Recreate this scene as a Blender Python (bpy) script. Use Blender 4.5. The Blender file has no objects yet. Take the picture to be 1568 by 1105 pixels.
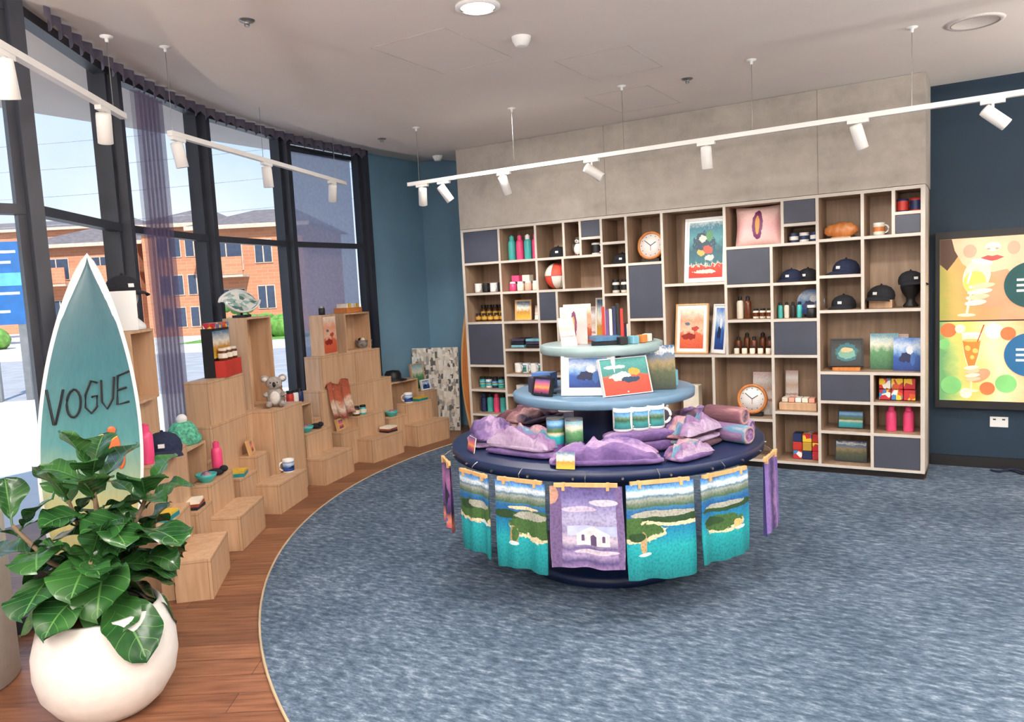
import bpy,math,random
from mathutils import Vector,Matrix,noise
random.seed(7)
sc=bpy.context.scene
try: sc.view_settings.view_transform='Standard'
except Exception: pass
pi=math.pi
def lin(c):
    return tuple(((x/255)/12.92 if x/255<=.04045 else ((x/255+.055)/1.055)**2.4) for x in c[:3])+(1,)
MATS={}
def _new(name):
    m=bpy.data.materials.new(name);m.use_nodes=True
    nt=m.node_tree;b=nt.nodes['Principled BSDF']
    return m,nt,b
def N(nt,t,**k):
    n=nt.nodes.new(t)
    for a,v in k.items(): setattr(n,a,v)
    return n
def coords(nt,kind='Object',scale=(1,1,1),rot=(0,0,0)):
    tc=N(nt,'ShaderNodeTexCoord');mp=N(nt,'ShaderNodeMapping')
    mp.inputs['Scale'].default_value=scale;mp.inputs['Rotation'].default_value=rot
    nt.links.new(tc.outputs[kind],mp.inputs[0]);return mp.outputs[0]
def ramp(nt,stops,const=False):
    r=N(nt,'ShaderNodeValToRGB');cr=r.color_ramp
    if const: cr.interpolation='CONSTANT'
    while len(cr.elements)<len(stops): cr.elements.new(.5)
    for e,(p,c) in zip(cr.elements,stops): e.position=p;e.color=lin(c)
    return r
def M(name,col,rough=.6,metal=0.,var=.07,scale=6.,bump=0.,stretch=(1,1,1),emit=0,spec=None):
    if name in MATS: return MATS[name]
    m,nt,b=_new(name)
    n=N(nt,'ShaderNodeTexNoise');n.inputs['Scale'].default_value=scale;n.inputs['Detail'].default_value=5
    nt.links.new(coords(nt,scale=stretch),n.inputs['Vector'])
    lo=tuple(max(0,c*(1-var)) for c in col);hi=tuple(min(255,c*(1+var)) for c in col)
    r=ramp(nt,[(.3,lo),(.7,hi)])
    nt.links.new(n.outputs['Fac'],r.inputs[0]);nt.links.new(r.outputs[0],b.inputs['Base Color'])
    b.inputs['Roughness'].default_value=rough;b.inputs['Metallic'].default_value=metal
    if spec is not None: b.inputs['Specular IOR Level'].default_value=spec
    if emit:
        nt.links.new(r.outputs[0],b.inputs['Emission Color']);b.inputs['Emission Strength'].default_value=emit
    if bump:
        bp=N(nt,'ShaderNodeBump');bp.inputs['Strength'].default_value=bump;bp.inputs['Distance'].default_value=.01
        nt.links.new(n.outputs['Fac'],bp.inputs['Height']);nt.links.new(bp.outputs[0],b.inputs['Normal'])
    MATS[name]=m;return m
def PR(name,stops,amt=.25,scale=4.,stretch=(1,1,1),rough=.5,const=False,axis=1,emit=0,blobs=(),edgy=.9,soft=0,grain=.35,gs=26.):
    """printed picture: UV gradient broken by noise; blobs=(u,v,ru,rv,col); fine mottled detail"""
    if name in MATS: return MATS[name]
    m,nt,b=_new(name)
    uv=coords(nt,'UV');sx=N(nt,'ShaderNodeSeparateXYZ');nt.links.new(uv,sx.inputs[0])
    n=N(nt,'ShaderNodeTexNoise');n.inputs['Scale'].default_value=scale;n.inputs['Detail'].default_value=9;n.inputs['Roughness'].default_value=.62
    nt.links.new(coords(nt,'UV',scale=stretch),n.inputs['Vector'])
    ma=N(nt,'ShaderNodeMath',operation='MULTIPLY_ADD');ma.inputs[1].default_value=amt;ma.inputs[2].default_value=-amt/2
    nt.links.new(n.outputs['Fac'],ma.inputs[0])
    ad=N(nt,'ShaderNodeMath',operation='ADD');nt.links.new(ma.outputs[0],ad.inputs[0]);nt.links.new(sx.outputs[axis],ad.inputs[1])
    r=ramp(nt,stops,const);nt.links.new(ad.outputs[0],r.inputs[0]);out=r.outputs[0]
    for (u,v,ru,rv,c) in blobs:
        mp=N(nt,'ShaderNodeMapping',vector_type='POINT');mp.inputs['Location'].default_value=(-u/ru,-v/rv,0);mp.inputs['Scale'].default_value=(1/ru,1/rv,0)
        nt.links.new(uv,mp.inputs[0]);ln=N(nt,'ShaderNodeVectorMath',operation='LENGTH');nt.links.new(mp.outputs[0],ln.inputs[0])
        a2=N(nt,'ShaderNodeMath',operation='ADD');nt.links.new(ln.outputs['Value'],a2.inputs[0])
        m2=N(nt,'ShaderNodeMath',operation='MULTIPLY_ADD');m2.inputs[1].default_value=edgy;m2.inputs[2].default_value=-edgy/2
        nt.links.new(n.outputs['Fac'],m2.inputs[0]);nt.links.new(m2.outputs[0],a2.inputs[1])
        lt=N(nt,'ShaderNodeMapRange');lt.inputs[1].default_value=1+soft;lt.inputs[2].default_value=1-soft-.02;nt.links.new(a2.outputs[0],lt.inputs[0])
        mx=N(nt,'ShaderNodeMix',data_type='RGBA');nt.links.new(lt.outputs[0],mx.inputs['Factor'])
        nt.links.new(out,mx.inputs[6]);mx.inputs[7].default_value=lin(c);out=mx.outputs[2]
    if grain:
        g=N(nt,'ShaderNodeTexNoise');g.inputs['Scale'].default_value=gs;g.inputs['Detail'].default_value=4;nt.links.new(uv,g.inputs['Vector'])
        gr=ramp(nt,[(.33,(150,150,150)),(.5,(232,232,232)),(.62,(255,255,255))]);nt.links.new(g.outputs['Fac'],gr.inputs[0])
        gm=N(nt,'ShaderNodeMix',data_type='RGBA',blend_type='MULTIPLY');gm.inputs['Factor'].default_value=grain
        nt.links.new(out,gm.inputs[6]);nt.links.new(gr.outputs[0],gm.inputs[7]);out=gm.outputs[2]
    nt.links.new(out,b.inputs['Base Color']);b.inputs['Roughness'].default_value=rough
    if emit:
        nt.links.new(out,b.inputs['Emission Color']);b.inputs['Emission Strength'].default_value=emit
    MATS[name]=m;return m
def VO(name,cols,scale=6.,kind='UV',rough=.5,rand=1.,metric='EUCLIDEAN'):
    if name in MATS: return MATS[name]
    m,nt,b=_new(name)
    v=N(nt,'ShaderNodeTexVoronoi',distance=metric);v.inputs['Scale'].default_value=scale;v.inputs['Randomness'].default_value=rand
    nt.links.new(coords(nt,kind),v.inputs['Vector'])
    sx=N(nt,'ShaderNodeSeparateXYZ');nt.links.new(v.outputs['Color'],sx.inputs[0])
    r=ramp(nt,[(i/len(cols),c) for i,c in enumerate(cols)],True)
    nt.links.new(sx.outputs[0],r.inputs[0]);nt.links.new(r.outputs[0],b.inputs['Base Color']);b.inputs['Roughness'].default_value=rough
    MATS[name]=m;return m

class B:
    def __init__(s,name): s.name=name;s.v=[];s.f=[];s.mi=[];s.uv=[];s.sm=[];s.mats=[];s.T=Matrix()
    def add(s,vs,fs,mat,uv=None,smooth=False):
        o=len(s.v)
        for q in vs: s.v.append(s.T@Vector(q))
        s.uv+= uv if uv else [(q[0],q[1]) for q in vs]
        if mat not in s.mats: s.mats.append(mat)
        k=s.mats.index(mat)
        for f in fs: s.f.append([o+i for i in f]);s.mi.append(k);s.sm.append(smooth)
        return s
    def box(s,c,sz,mat,rz=0,rx=0,ry=0):
        x,y,z=[q/2 for q in sz];R=Matrix.Rotation(rz,3,'Z')@Matrix.Rotation(rx,3,'X')@Matrix.Rotation(ry,3,'Y')
        vs=[Vector(c)+R@Vector((a*x,b*y,d*z)) for a in(-1,1) for b in(-1,1) for d in(-1,1)]
        return s.add(vs,[(0,1,3,2),(4,6,7,5),(0,4,5,1),(2,3,7,6),(0,2,6,4),(1,5,7,3)],mat)
    def bb(s,x0,x1,y0,y1,z0,z1,mat): return s.box(((x0+x1)/2,(y0+y1)/2,(z0+z1)/2),(abs(x1-x0),abs(y1-y0),abs(z1-z0)),mat)
    def lathe(s,c,prof,mat,n=28,ax=None,cap=True):
        """prof list (r,z); ax = direction of local z"""
        Q=Vector((0,0,1)).rotation_difference(Vector(ax)).to_matrix() if ax else Matrix.Identity(3)
        vs=[];uv=[]
        for j,(r,z) in enumerate(prof):
            for i in range(n):
                a=2*pi*i/n;vs.append(Vector(c)+Q@Vector((r*math.cos(a),r*math.sin(a),z)));uv.append((i/n,j/max(1,len(prof)-1)))
        fs=[]
        for j in range(len(prof)-1):
            for i in range(n):
                k=(i+1)%n;fs.append((j*n+i,j*n+k,(j+1)*n+k,(j+1)*n+i))
        s.add(vs,fs,mat,uv,True)
        caps=[]
        if cap and prof[0][0]>1e-4: caps.append((prof[0],0))
        if cap and prof[-1][0]>1e-4: caps.append((prof[-1],1))
        for (r,z),e in caps:
            vv=[Vector(c)+Q@Vector((r*math.cos(2*pi*i/n),r*math.sin(2*pi*i/n),z)) for i in range(n)]
            s.add(vv,[tuple(range(n)) if e else tuple(reversed(range(n)))],mat,[(.5+.5*math.cos(2*pi*i/n),.5+.5*math.sin(2*pi*i/n)) for i in range(n)])
        return s
    def cyl(s,c,r,h,mat,n=24,r2=None,ax=None): return s.lathe(c,[(r,0),(r if r2 is None else r2,h)],mat,n,ax)
    def ball(s,c,r,mat,n=16,m=10,R=None):
        if not hasattr(r,'__len__'): r=(r,r,r)
        R=R or Matrix.Identity(3);vs=[];uv=[]
        for j in range(m+1):
            p=pi*j/m
            for i in range(n):
                a=2*pi*i/n;vs.append(Vector(c)+R@Vector((r[0]*math.sin(p)*math.cos(a),r[1]*math.sin(p)*math.sin(a),-r[2]*math.cos(p))));uv.append((i/n,j/m))
        return s.add(vs,[(j*n+i,j*n+(i+1)%n,(j+1)*n+(i+1)%n,(j+1)*n+i) for j in range(m) for i in range(n)],mat,uv,True)
    def tube(s,pts,rad,mat,n=8):
        pts=[Vector(p) for p in pts];vs=[]
        rads=rad if hasattr(rad,'__len__') else [rad]*len(pts)
        for i,p in enumerate(pts):
            d=(pts[min(i+1,len(pts)-1)]-pts[max(i-1,0)]).normalized()
            u=d.cross(Vector((0,0,1)));u=(u if u.length>.05 else d.cross(Vector((1,0,0)))).normalized();w=d.cross(u)
            for k in range(n):
                a=2*pi*k/n;vs.append(p+(u*math.cos(a)+w*math.sin(a))*rads[i])
        fs=[(i*n+k,i*n+(k+1)%n,(i+1)*n+(k+1)%n,(i+1)*n+k) for i in range(len(pts)-1) for k in range(n)]
        fs+=[tuple(reversed(range(n))),tuple(range((len(pts)-1)*n,len(pts)*n))]
        return s.add(vs,fs,mat,None,n>6)
    def grid(s,fn,nu,nv,mat,smooth=True):
        vs=[];uv=[]
        for j in range(nv+1):
            for i in range(nu+1):
                vs.append(fn(i/nu,j/nv));uv.append((i/nu,j/nv))
        return s.add(vs,[(j*(nu+1)+i,j*(nu+1)+i+1,(j+1)*(nu+1)+i+1,(j+1)*(nu+1)+i) for j in range(nv) for i in range(nu)],mat,uv,smooth)
    def quad(s,a,b,c,d,mat): return s.add([a,b,c,d],[(0,1,2,3)],mat,[(0,0),(1,0),(1,1),(0,1)])
    def prism(s,pts,z0,z1,mat):
        n=len(pts);vs=[(x,y,z0) for x,y in pts]+[(x,y,z1) for x,y in pts]
        fs=[tuple(reversed(range(n))),tuple(range(n,2*n))]+[(i,(i+1)%n,n+(i+1)%n,n+i) for i in range(n)]
        return s.add(vs,fs,mat)
    def at(s,x=0,y=0,z=0,rz=0,rx=0,ry=0,sc=1):
        s.T=Matrix.Translation((x,y,z))@Matrix.Rotation(rz,4,'Z')@Matrix.Rotation(rx,4,'X')@Matrix.Rotation(ry,4,'Y')@Matrix.Scale(sc,4);return s
    def done(s,bevel=0):
        me=bpy.data.meshes.new(s.name)
        xs=[v.x for v in s.v];ys=[v.y for v in s.v];zs=[v.z for v in s.v]
        o=Vector(((min(xs)+max(xs))/2,(min(ys)+max(ys))/2,min(zs)))
        me.from_pydata([v-o for v in s.v],[],s.f)
        for m in s.mats: me.materials.append(m)
        me.polygons.foreach_set('material_index',s.mi);me.polygons.foreach_set('use_smooth',s.sm)
        ul=me.uv_layers.new(name='UVMap')
        for p in me.polygons:
            for li in p.loop_indices: ul.data[li].uv=s.uv[me.loops[li].vertex_index]
        me.update()
        ob=bpy.data.objects.new(s.name,me);sc.collection.objects.link(ob);ob.location=o
        if bevel:
            md=ob.modifiers.new('bevel','BEVEL');md.width=bevel;md.segments=2;md.limit_method='ANGLE'
        return ob

# ---------------------------------------------------------------- materials
ceil=M('ceiling_paint',(224,216,208),.9,var=.01,scale=2)
blue=M('blue_wall_paint',(124,164,188),.75,var=.03,scale=1.5)
navyw=M('navy_wall_paint',(20,48,68),.6,var=.05,scale=1.5)
plaster=M('plaster_wall',(222,216,208),.85,var=.02)
char=M('charcoal_frame',(54,57,66),.45,.1,.05)
black=M('black_plastic',(22,23,26),.5);white=M('white_gloss',(238,238,236),.35,var=.01)
trackw=M('white_powdercoat',(240,238,234),.4,var=.01)
slate=M('slate_door',(66,70,84),.5,var=.04)
edge=M('shelf_edge',(206,198,188),.55,var=.03)
pink=M('pink_enamel',(240,78,130),.35);teal=M('teal_enamel',(70,180,175),.35)
cream=M('cream_card',(235,226,208),.7);navy=M('navy_laminate',(20,36,72),.4,var=.05)
bgrey=M('blue_grey_laminate',(100,134,162),.4,var=.04)
amber=M('amber_glass',(96,48,22),.2);red=M('red_print',(190,50,40),.5);dkblue=M('dark_blue',(30,45,90),.5)
grey=M('grey_plush',(165,156,150),.95,var=.15,scale=40,bump=.6)
capm=M('cap_fabric',(32,33,40),.9,var=.15,scale=60);capn=M('cap_navy',(30,38,66),.9,var=.15,scale=60)
steel=M('steel_wire',(150,150,150),.3,.9);gold=M('gold_label',(200,160,60),.5);violet=M('violet',(100,70,130),.5);peach=M('peach',(235,170,150),.5)
def wood(name,c1,c2,sx,rough=.5,scale=3,kind='Object'):
    m,nt,b=_new(name)
    n=N(nt,'ShaderNodeTexNoise');n.inputs['Scale'].default_value=scale;n.inputs['Detail'].default_value=8;n.inputs['Distortion'].default_value=.6
    nt.links.new(coords(nt,kind,scale=sx),n.inputs['Vector'])
    r=ramp(nt,[(.3,c1),(.7,c2)]);nt.links.new(n.outputs['Fac'],r.inputs[0]);nt.links.new(r.outputs[0],b.inputs['Base Color'])
    b.inputs['Roughness'].default_value=rough;MATS[name]=m;return m
oak=wood('oak_panel',(148,123,101),(176,150,126),(8,8,.7))
ply=wood('plywood',(190,152,118),(212,176,142),(9,9,.8),.5)
plye=M('plywood_edge',(150,114,80),.6)
orangew=wood('cedar',(190,110,50),(215,140,75),(14,14,.8),.4)
palew=wood('pale_timber',(205,160,105),(225,185,130),(14,14,.8),.4)
def concrete():
    m,nt,b=_new('concrete_panel')
    n=N(nt,'ShaderNodeTexNoise');n.inputs['Scale'].default_value=2.6;n.inputs['Detail'].default_value=14;n.inputs['Roughness'].default_value=.72
    nt.links.new(coords(nt),n.inputs['Vector'])
    r=ramp(nt,[(.32,(160,153,143)),(.5,(178,170,160)),(.68,(193,185,174))]);nt.links.new(n.outputs['Fac'],r.inputs[0])
    nt.links.new(r.outputs[0],b.inputs['Base Color'])
    b.inputs['Roughness'].default_value=.85;return m
conc=concrete()
def carpetm():
    m,nt,b=_new('carpet_weave')
    g=N(nt,'ShaderNodeNewGeometry')
    def nz(sc_,scl,det,rot=-.35,ro=.5):
        mp=N(nt,'ShaderNodeMapping');mp.inputs['Scale'].default_value=sc_;mp.inputs['Rotation'].default_value=(0,0,rot);nt.links.new(g.outputs['Position'],mp.inputs[0])
        n=N(nt,'ShaderNodeTexNoise');n.inputs['Scale'].default_value=scl;n.inputs['Detail'].default_value=det;n.inputs['Roughness'].default_value=ro;nt.links.new(mp.outputs[0],n.inputs['Vector']);return n
    a=nz((1,2.4,1),16,10,ro=.66);c=nz((1,1,1),2.2,3);d=nz((1,3.5,1),80,2)
    ad=N(nt,'ShaderNodeMath',operation='MULTIPLY_ADD');nt.links.new(c.outputs['Fac'],ad.inputs[0]);ad.inputs[1].default_value=.22;nt.links.new(a.outputs['Fac'],ad.inputs[2])
    a3=N(nt,'ShaderNodeMath',operation='MULTIPLY_ADD');nt.links.new(d.outputs['Fac'],a3.inputs[0]);a3.inputs[1].default_value=.3;nt.links.new(ad.outputs[0],a3.inputs[2])
    r=ramp(nt,[(.60,(58,72,88)),(.72,(78,94,112)),(.82,(94,110,128)),(.94,(136,148,162))]);nt.links.new(a3.outputs[0],r.inputs[0])
    nt.links.new(r.outputs[0],b.inputs['Base Color']);b.inputs['Roughness'].default_value=.95;b.inputs['Specular IOR Level'].default_value=.1
    bp=N(nt,'ShaderNodeBump');bp.inputs['Strength'].default_value=.3;bp.inputs['Distance'].default_value=.004;nt.links.new(d.outputs['Fac'],bp.inputs['Height']);nt.links.new(bp.outputs[0],b.inputs['Normal'])
    return m
def planks():
    m,nt,b=_new('timber_plank_floor')
    g=N(nt,'ShaderNodeNewGeometry');mp=N(nt,'ShaderNodeMapping');mp.inputs['Rotation'].default_value=(0,0,-.55);nt.links.new(g.outputs['Position'],mp.inputs[0])
    br=N(nt,'ShaderNodeTexBrick');br.inputs['Scale'].default_value=1;br.inputs['Brick Width'].default_value=1.2;br.inputs['Row Height'].default_value=.15
    br.inputs['Mortar Size'].default_value=.0015;br.inputs['Color1'].default_value=lin((158,108,78));br.inputs['Color2'].default_value=lin((128,84,60));br.inputs['Mortar'].default_value=lin((66,42,32))
    nt.links.new(mp.outputs[0],br.inputs['Vector'])
    m2=N(nt,'ShaderNodeMapping');m2.inputs['Scale'].default_value=(1.2,14,1);nt.links.new(mp.outputs[0],m2.inputs[0])
    n=N(nt,'ShaderNodeTexNoise');n.inputs['Scale'].default_value=3;n.inputs['Detail'].default_value=8;nt.links.new(m2.outputs[0],n.inputs['Vector'])
    r=ramp(nt,[(.3,(180,168,160)),(.65,(255,255,255))]);nt.links.new(n.outputs['Fac'],r.inputs[0])
    mx=N(nt,'ShaderNodeMix',data_type='RGBA',blend_type='MULTIPLY');mx.inputs['Factor'].default_value=.9
    nt.links.new(br.outputs['Color'],mx.inputs[6]);nt.links.new(r.outputs[0],mx.inputs[7]);nt.links.new(mx.outputs[2],b.inputs['Base Color']);b.inputs['Roughness'].default_value=.38
    return m
def glassm():
    m,nt,b=_new('window_glass');nt.nodes.remove(b);o=nt.nodes['Material Output']
    t=N(nt,'ShaderNodeBsdfTransparent');t.inputs[0].default_value=(.95,.97,.98,1);g=N(nt,'ShaderNodeBsdfGlossy');g.inputs['Roughness'].default_value=.02
    mx=N(nt,'ShaderNodeMixShader');mx.inputs[0].default_value=.03;nt.links.new(t.outputs[0],mx.inputs[1]);nt.links.new(g.outputs[0],mx.inputs[2]);nt.links.new(mx.outputs[0],o.inputs[0]);return m
def fabricm(name,col,tr,lucent):
    m,nt,b=_new(name);o=nt.nodes['Material Output'];nt.nodes.remove(b)
    n=N(nt,'ShaderNodeTexNoise');n.inputs['Scale'].default_value=30;nt.links.new(coords(nt),n.inputs['Vector'])
    r=ramp(nt,[(.3,tuple(c*.93 for c in col)),(.7,col)]);nt.links.new(n.outputs['Fac'],r.inputs[0])
    d=N(nt,'ShaderNodeBsdfDiffuse');l=N(nt,'ShaderNodeBsdfTranslucent');t=N(nt,'ShaderNodeBsdfTransparent')
    nt.links.new(r.outputs[0],d.inputs[0]);nt.links.new(r.outputs[0],l.inputs[0])
    m1=N(nt,'ShaderNodeMixShader');m1.inputs[0].default_value=lucent;nt.links.new(d.outputs[0],m1.inputs[1]);nt.links.new(l.outputs[0],m1.inputs[2])
    m2=N(nt,'ShaderNodeMixShader');m2.inputs[0].default_value=tr;nt.links.new(m1.outputs[0],m2.inputs[1]);nt.links.new(t.outputs[0],m2.inputs[2]);nt.links.new(m2.outputs[0],o.inputs[0]);return m
glass=glassm();curtm=fabricm('sheer_curtain',(120,106,136),.55,.3);carp=carpetm();plank=planks()

# ---------------------------------------------------------------- shell
CX,CY=0.0,6.0
def PP(th,r): a=math.radians(th);return (CX-r*math.cos(a),CY-r*math.sin(a))
XR,YB=4.2,-2.8
def ring(r,t0,t1,n=40): return [PP(t0+(t1-t0)*i/n,r) for i in range(n+1)]
b=B('floor');b.bb(-6.2,XR,YB,7.4,-.1,0,plank);b.done()
b=B('carpet');b.prism([(XR-.05,6.89)]+[(-.37,6.89),(-.37,6.36),(-4.66,6.36)]+ring(4.7,-4,100,60)[0:]+[(1.2,YB+.05),(XR-.05,YB+.05)],0.0,.008,carp);b.done()
b=B('trim_1')
ar=ring(4.7,-4,100,60)
b.tube([(x,y,.008) for x,y in ar],.006,M('trim_strip',(190,170,140),.4),6);b.done()
b=B('ceiling')
b.prism([(XR,7.4),(-5.25,7.4)]+ring(4.95,-14,78,50)+[(-1.0,YB),(XR,YB)],2.97,3.09,ceil)
b.bb(-6.2,XR,YB,7.4,3.1,3.2,ceil)
b.done()
b=B('wall_back');b.bb(-4.5,XR,6.93,7.05,0,3.1,navyw);b.done()
b=B('wall_alcove');b.bb(-5.75,-4.5,7.3,7.4,0,3.1,blue);b.done()
b=B('wall_blue_side');b.bb(-5.76,-5.66,6.28,7.3,0,3.1,blue);b.done()
b=B('wall_return');b.bb(-4.5,-4.44,6.74,7.3,0,2.97,blue);b.done()
b=B('wall_right');b.bb(XR,XR+.1,YB,6.9,0,3.1,plaster);b.done()
b=B('wall_rear');b.bb(-4.3,XR,YB-.1,YB,0,3.1,plaster);b.done()
b=B('baseboard_back');b.bb(-.36,XR,6.9,6.93,0,.09,black);b.done()
b=B('bulkhead_panel')
b.bb(-4.48,-.37,6.37,6.925,2.187,2.968,conc)
jm=M('joint',(140,134,126),.9)
for x in (-2.88,-1.1): b.bb(x-.002,x+.002,6.3685,6.37,2.187,2.968,jm)
b.done()
# windows (curved facade of flat bays, then a straight run behind the viewer)
WP=[PP(t_,5.65) for t_ in (-2.6,9,20.6,32.6,44)]+[(-4.3,.85),(-4.3,-.35),(-4.3,-1.55),(-4.3,-2.75)]
for i in range(len(WP)-1):
    p=Vector(WP[i]).to_3d();q=Vector(WP[i+1]).to_3d();d=(q-p);L=d.length;ang=math.atan2(d.y,d.x)
    b=B('window_%d'%(i+1));b.at(p.x,p.y,0,rz=ang)
    b.bb(-.032,.032,-.09,.09,0,3.1,char)
    if i==len(WP)-2: b.bb(L-.032,L+.032,-.09,.09,0,3.1,char)
    b.bb(.032,L-.032,-.035,.035,2.075,2.125,char);b.bb(.032,L-.032,-.04,.04,0,.08,char);b.bb(.032,L-.032,-.04,.04,3.05,3.1,char)
    b.bb(.032,.07,-.03,.03,.08,3.05,char);b.bb(L-.07,L-.032,-.03,.03,.08,3.05,char)
    b.quad((.07,0,.08),(L-.07,0,.08),(L-.07,0,3.05),(.07,0,3.05),glass);b.done()
p=PP(-2.2,5.76);q=PP(8.7,5.76)
b=B('roller_blind');b.quad((p[0],p[1],.1),(q[0],q[1],.1),(q[0],q[1],3.0),(p[0],p[1],3.0),fabricm('blind_fabric',(146,152,176),.12,.5));
b.tube([(p[0],p[1],3.03),(q[0],q[1],3.03)],.03,char);b.done()
b=B('sheer_curtain')
def cf(u,v):
    th=27.6+3.6*u;r=5.53+.03*math.sin(u*2*pi*6+v*1.5);x,y=PP(th,r);return (x,y,.02+2.98*v)
b.grid(cf,84,8,curtm);b.done()
b=B('curtain_header')
def ch(u,v):
    th=-2+46*u;w=abs(math.sin(u*2*pi*16));x,y=PP(th,5.5+.02*math.sin(u*2*pi*32));return (x,y,3.09-(.05+.05*w)*v)
b.grid(ch,480,1,M('header_fabric',(96,90,106),.9));b.done()
# ceiling fittings
b=B('recessed_downlight');lampm=M('lamp_glow',(255,238,215),.5,var=0,emit=14)
b.cyl((-2.12,3.27,2.962),.085,.006,lampm);b.lathe((-2.12,3.27,2.955),[(.085,0),(.11,.004),(.11,.015),(.085,.015)],white,cap=False);b.done()
for x,y in ((-2.20,3.82),(-4.80,6.5)):
    b=B('smoke_detector');b.lathe((x,y,2.97),[(.02,-.05),(.035,-.048),(.045,-.03),(.05,-.02),(.055,0)],white);b.done()
for x,y in ((-3.11,2.70),(-4.60,5.41),(-1.77,5.35)):
    b=B('fire_sprinkler');b.lathe((x,y,2.969),[(.012,-.03),(.014,-.02),(.01,-.015),(.035,-.006),(.04,0)],steel,16);b.done()
b=B('ceiling_speaker');b.lathe((-.06,5.30,2.97),[(0.001,-.004),(.12,-.005),(.125,-.009),(.145,-.008),(.15,0)],M('speaker_mesh',(212,204,197),.8,var=.05,scale=200));
b.lathe((-.06,5.30,2.97),[(.12,-.006),(.123,-.011),(.128,-.006)],M('speaker_ring',(150,145,140),.6),cap=False);b.done()
ln=M('panel_gap',(190,182,174),.9)
for x0,x1,y0,y1 in ((-2.95,-2.43,3.42,4.11),(-2.28,-1.79,4.35,4.93),(-2.55,-2.05,5.32,6.02)):
    b=B('ceiling_access_panel');g_=.004
    b.bb(x0,x1,y0,y0+g_,2.968,2.97,ln);b.bb(x0,x1,y1-g_,y1,2.968,2.97,ln);b.bb(x0,x0+g_,y0,y1,2.968,2.97,ln);b.bb(x1-g_,x1,y0,y1,2.968,2.97,ln);b.done()
def track(p,q,z,wires,spots,topz=2.97):
    p=Vector((p[0],p[1],z));q=Vector((q[0],q[1],z));d=q-p;L=d.length;e=d/L
    b=B('track_light')
    b.box((p+q)/2,(L,.035,.03),trackw,rz=math.atan2(d.y,d.x))
    for w in wires:
        c=p+e*w;tz=topz;
        b.tube([c+Vector((0,0,.012)),(c.x,c.y,tz)],.002,steel,5);b.lathe((c.x,c.y,tz),[(.008,-.03),(.01,-.01),(.03,-.006),(.032,0)],white,14)
    for (t,dx,dy,dz) in spots:
        c=p+e*t;D=Vector((dx,dy,dz)).normalized()
        b.box(c-Vector((0,0,.025)),(.12,.03,.022),trackw,rz=math.atan2(d.y,d.x))
        b.cyl((c.x,c.y,z-.085),.008,.06,trackw,10)
        a=Vector((c.x,c.y,z-.10))-D*.06
        b.lathe(a,[(.02,0),(.034,.004),(.036,.02),(.036,.15),(.033,.152),(.031,.135),(.001,.13)],trackw,20,ax=D)
        b.lathe(a+D*.131,[(.001,.002),(.028,.002),(.028,.0)],M('spot_lens',(255,246,230),.3,var=0,emit=1.5),16,ax=D)
    b.done()
track((-4.21,5.26),(1.3,5.12),2.51,[.12,1.08,2.01,2.92,3.84,4.75],
 [(.15,-.3,.35,-1),(.38,.45,.5,-1),(.98,.1,.4,-1),(1.75,.9,.3,-.7),(2.61,0,.15,-1),(3.55,.25,.3,-1),(4.24,.9,.2,-.8)])
track((-4.10,2.92),(-4.93,5.25),2.6,[.03,1.06,2.28],[(.07,.0,.2,-1),(1.1,-.05,.1,-1),(2.2,-.4,.3,-1)],3.1)
track((-2.5,.70),(-3.90,2.51),2.6,[.6,2.16],[(1.12,-.2,.2,-1),(2.02,-.35,.2,-1)],2.97)

# ---------------------------------------------------------------- display shelf
YF=6.37;DEP=.36;t=.011
cells=[]
def col(x0,x1,zs):
    for i in range(len(zs)-1):
        a=zs[i];c=zs[i+1];cells.append((x0,x1,min(abs(a),abs(c)),max(abs(a),abs(c)),c<0))
col(-4.46,-4.03,[2.17,-1.84,1.54,1.25,-.82,.57,.32,.06])
col(-4.03,-3.62,[2.17,1.84,1.54,1.25,.98,.73,.53,.32,.06])
col(-3.62,-3.32,[2.17,1.84]);col(-3.32,-3.15,[2.17,1.84]);col(-3.15,-2.94,[2.17,-2.0,1.84]);col(-2.94,-2.70,[2.17,1.94,1.74,1.48,.98])
col(-3.62,-3.34,[1.84,1.54]);col(-3.34,-2.94,[1.84,1.54]);col(-3.62,-3.42,[1.54,-1.25,.98]);col(-3.42,-2.94,[1.54,.98])
col(-2.70,-2.37,[2.17,1.74,-1.25,.98])
col(-3.62,-3.0,[.98,.73,.4,.06]);col(-3.0,-2.37,[.98,-.7,.4,.06])
col(-2.37,-1.83,[2.17,1.54,.93]);col(-2.37,-1.95,[.93,.39,.06]);
col(-1.83,-1.37,[2.17,1.82]);col(-1.83,-1.46,[1.82,-1.51,1.22,.93]);col(-1.95,-1.46,[.93,.40,.06])
col(-1.37,-1.11,[2.17,-1.97,1.82]);col(-1.46,-1.11,[1.82,1.51,1.22,-.93,.47,.06])
col(-1.11,-.79,[2.17,1.83,1.55,1.28]);col(-.79,-.58,[2.17,1.83]);col(-.58,-.39,[2.17,1.99,-1.83]);col(-.79,-.39,[1.83,1.28])
col(-1.11,-.39,[1.28,.80]);col(-1.11,-.73,[.80,-.57,.33,.06]);col(-.73,-.39,[.80,.57,.33,-.06])
b=B('display_shelf')
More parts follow.
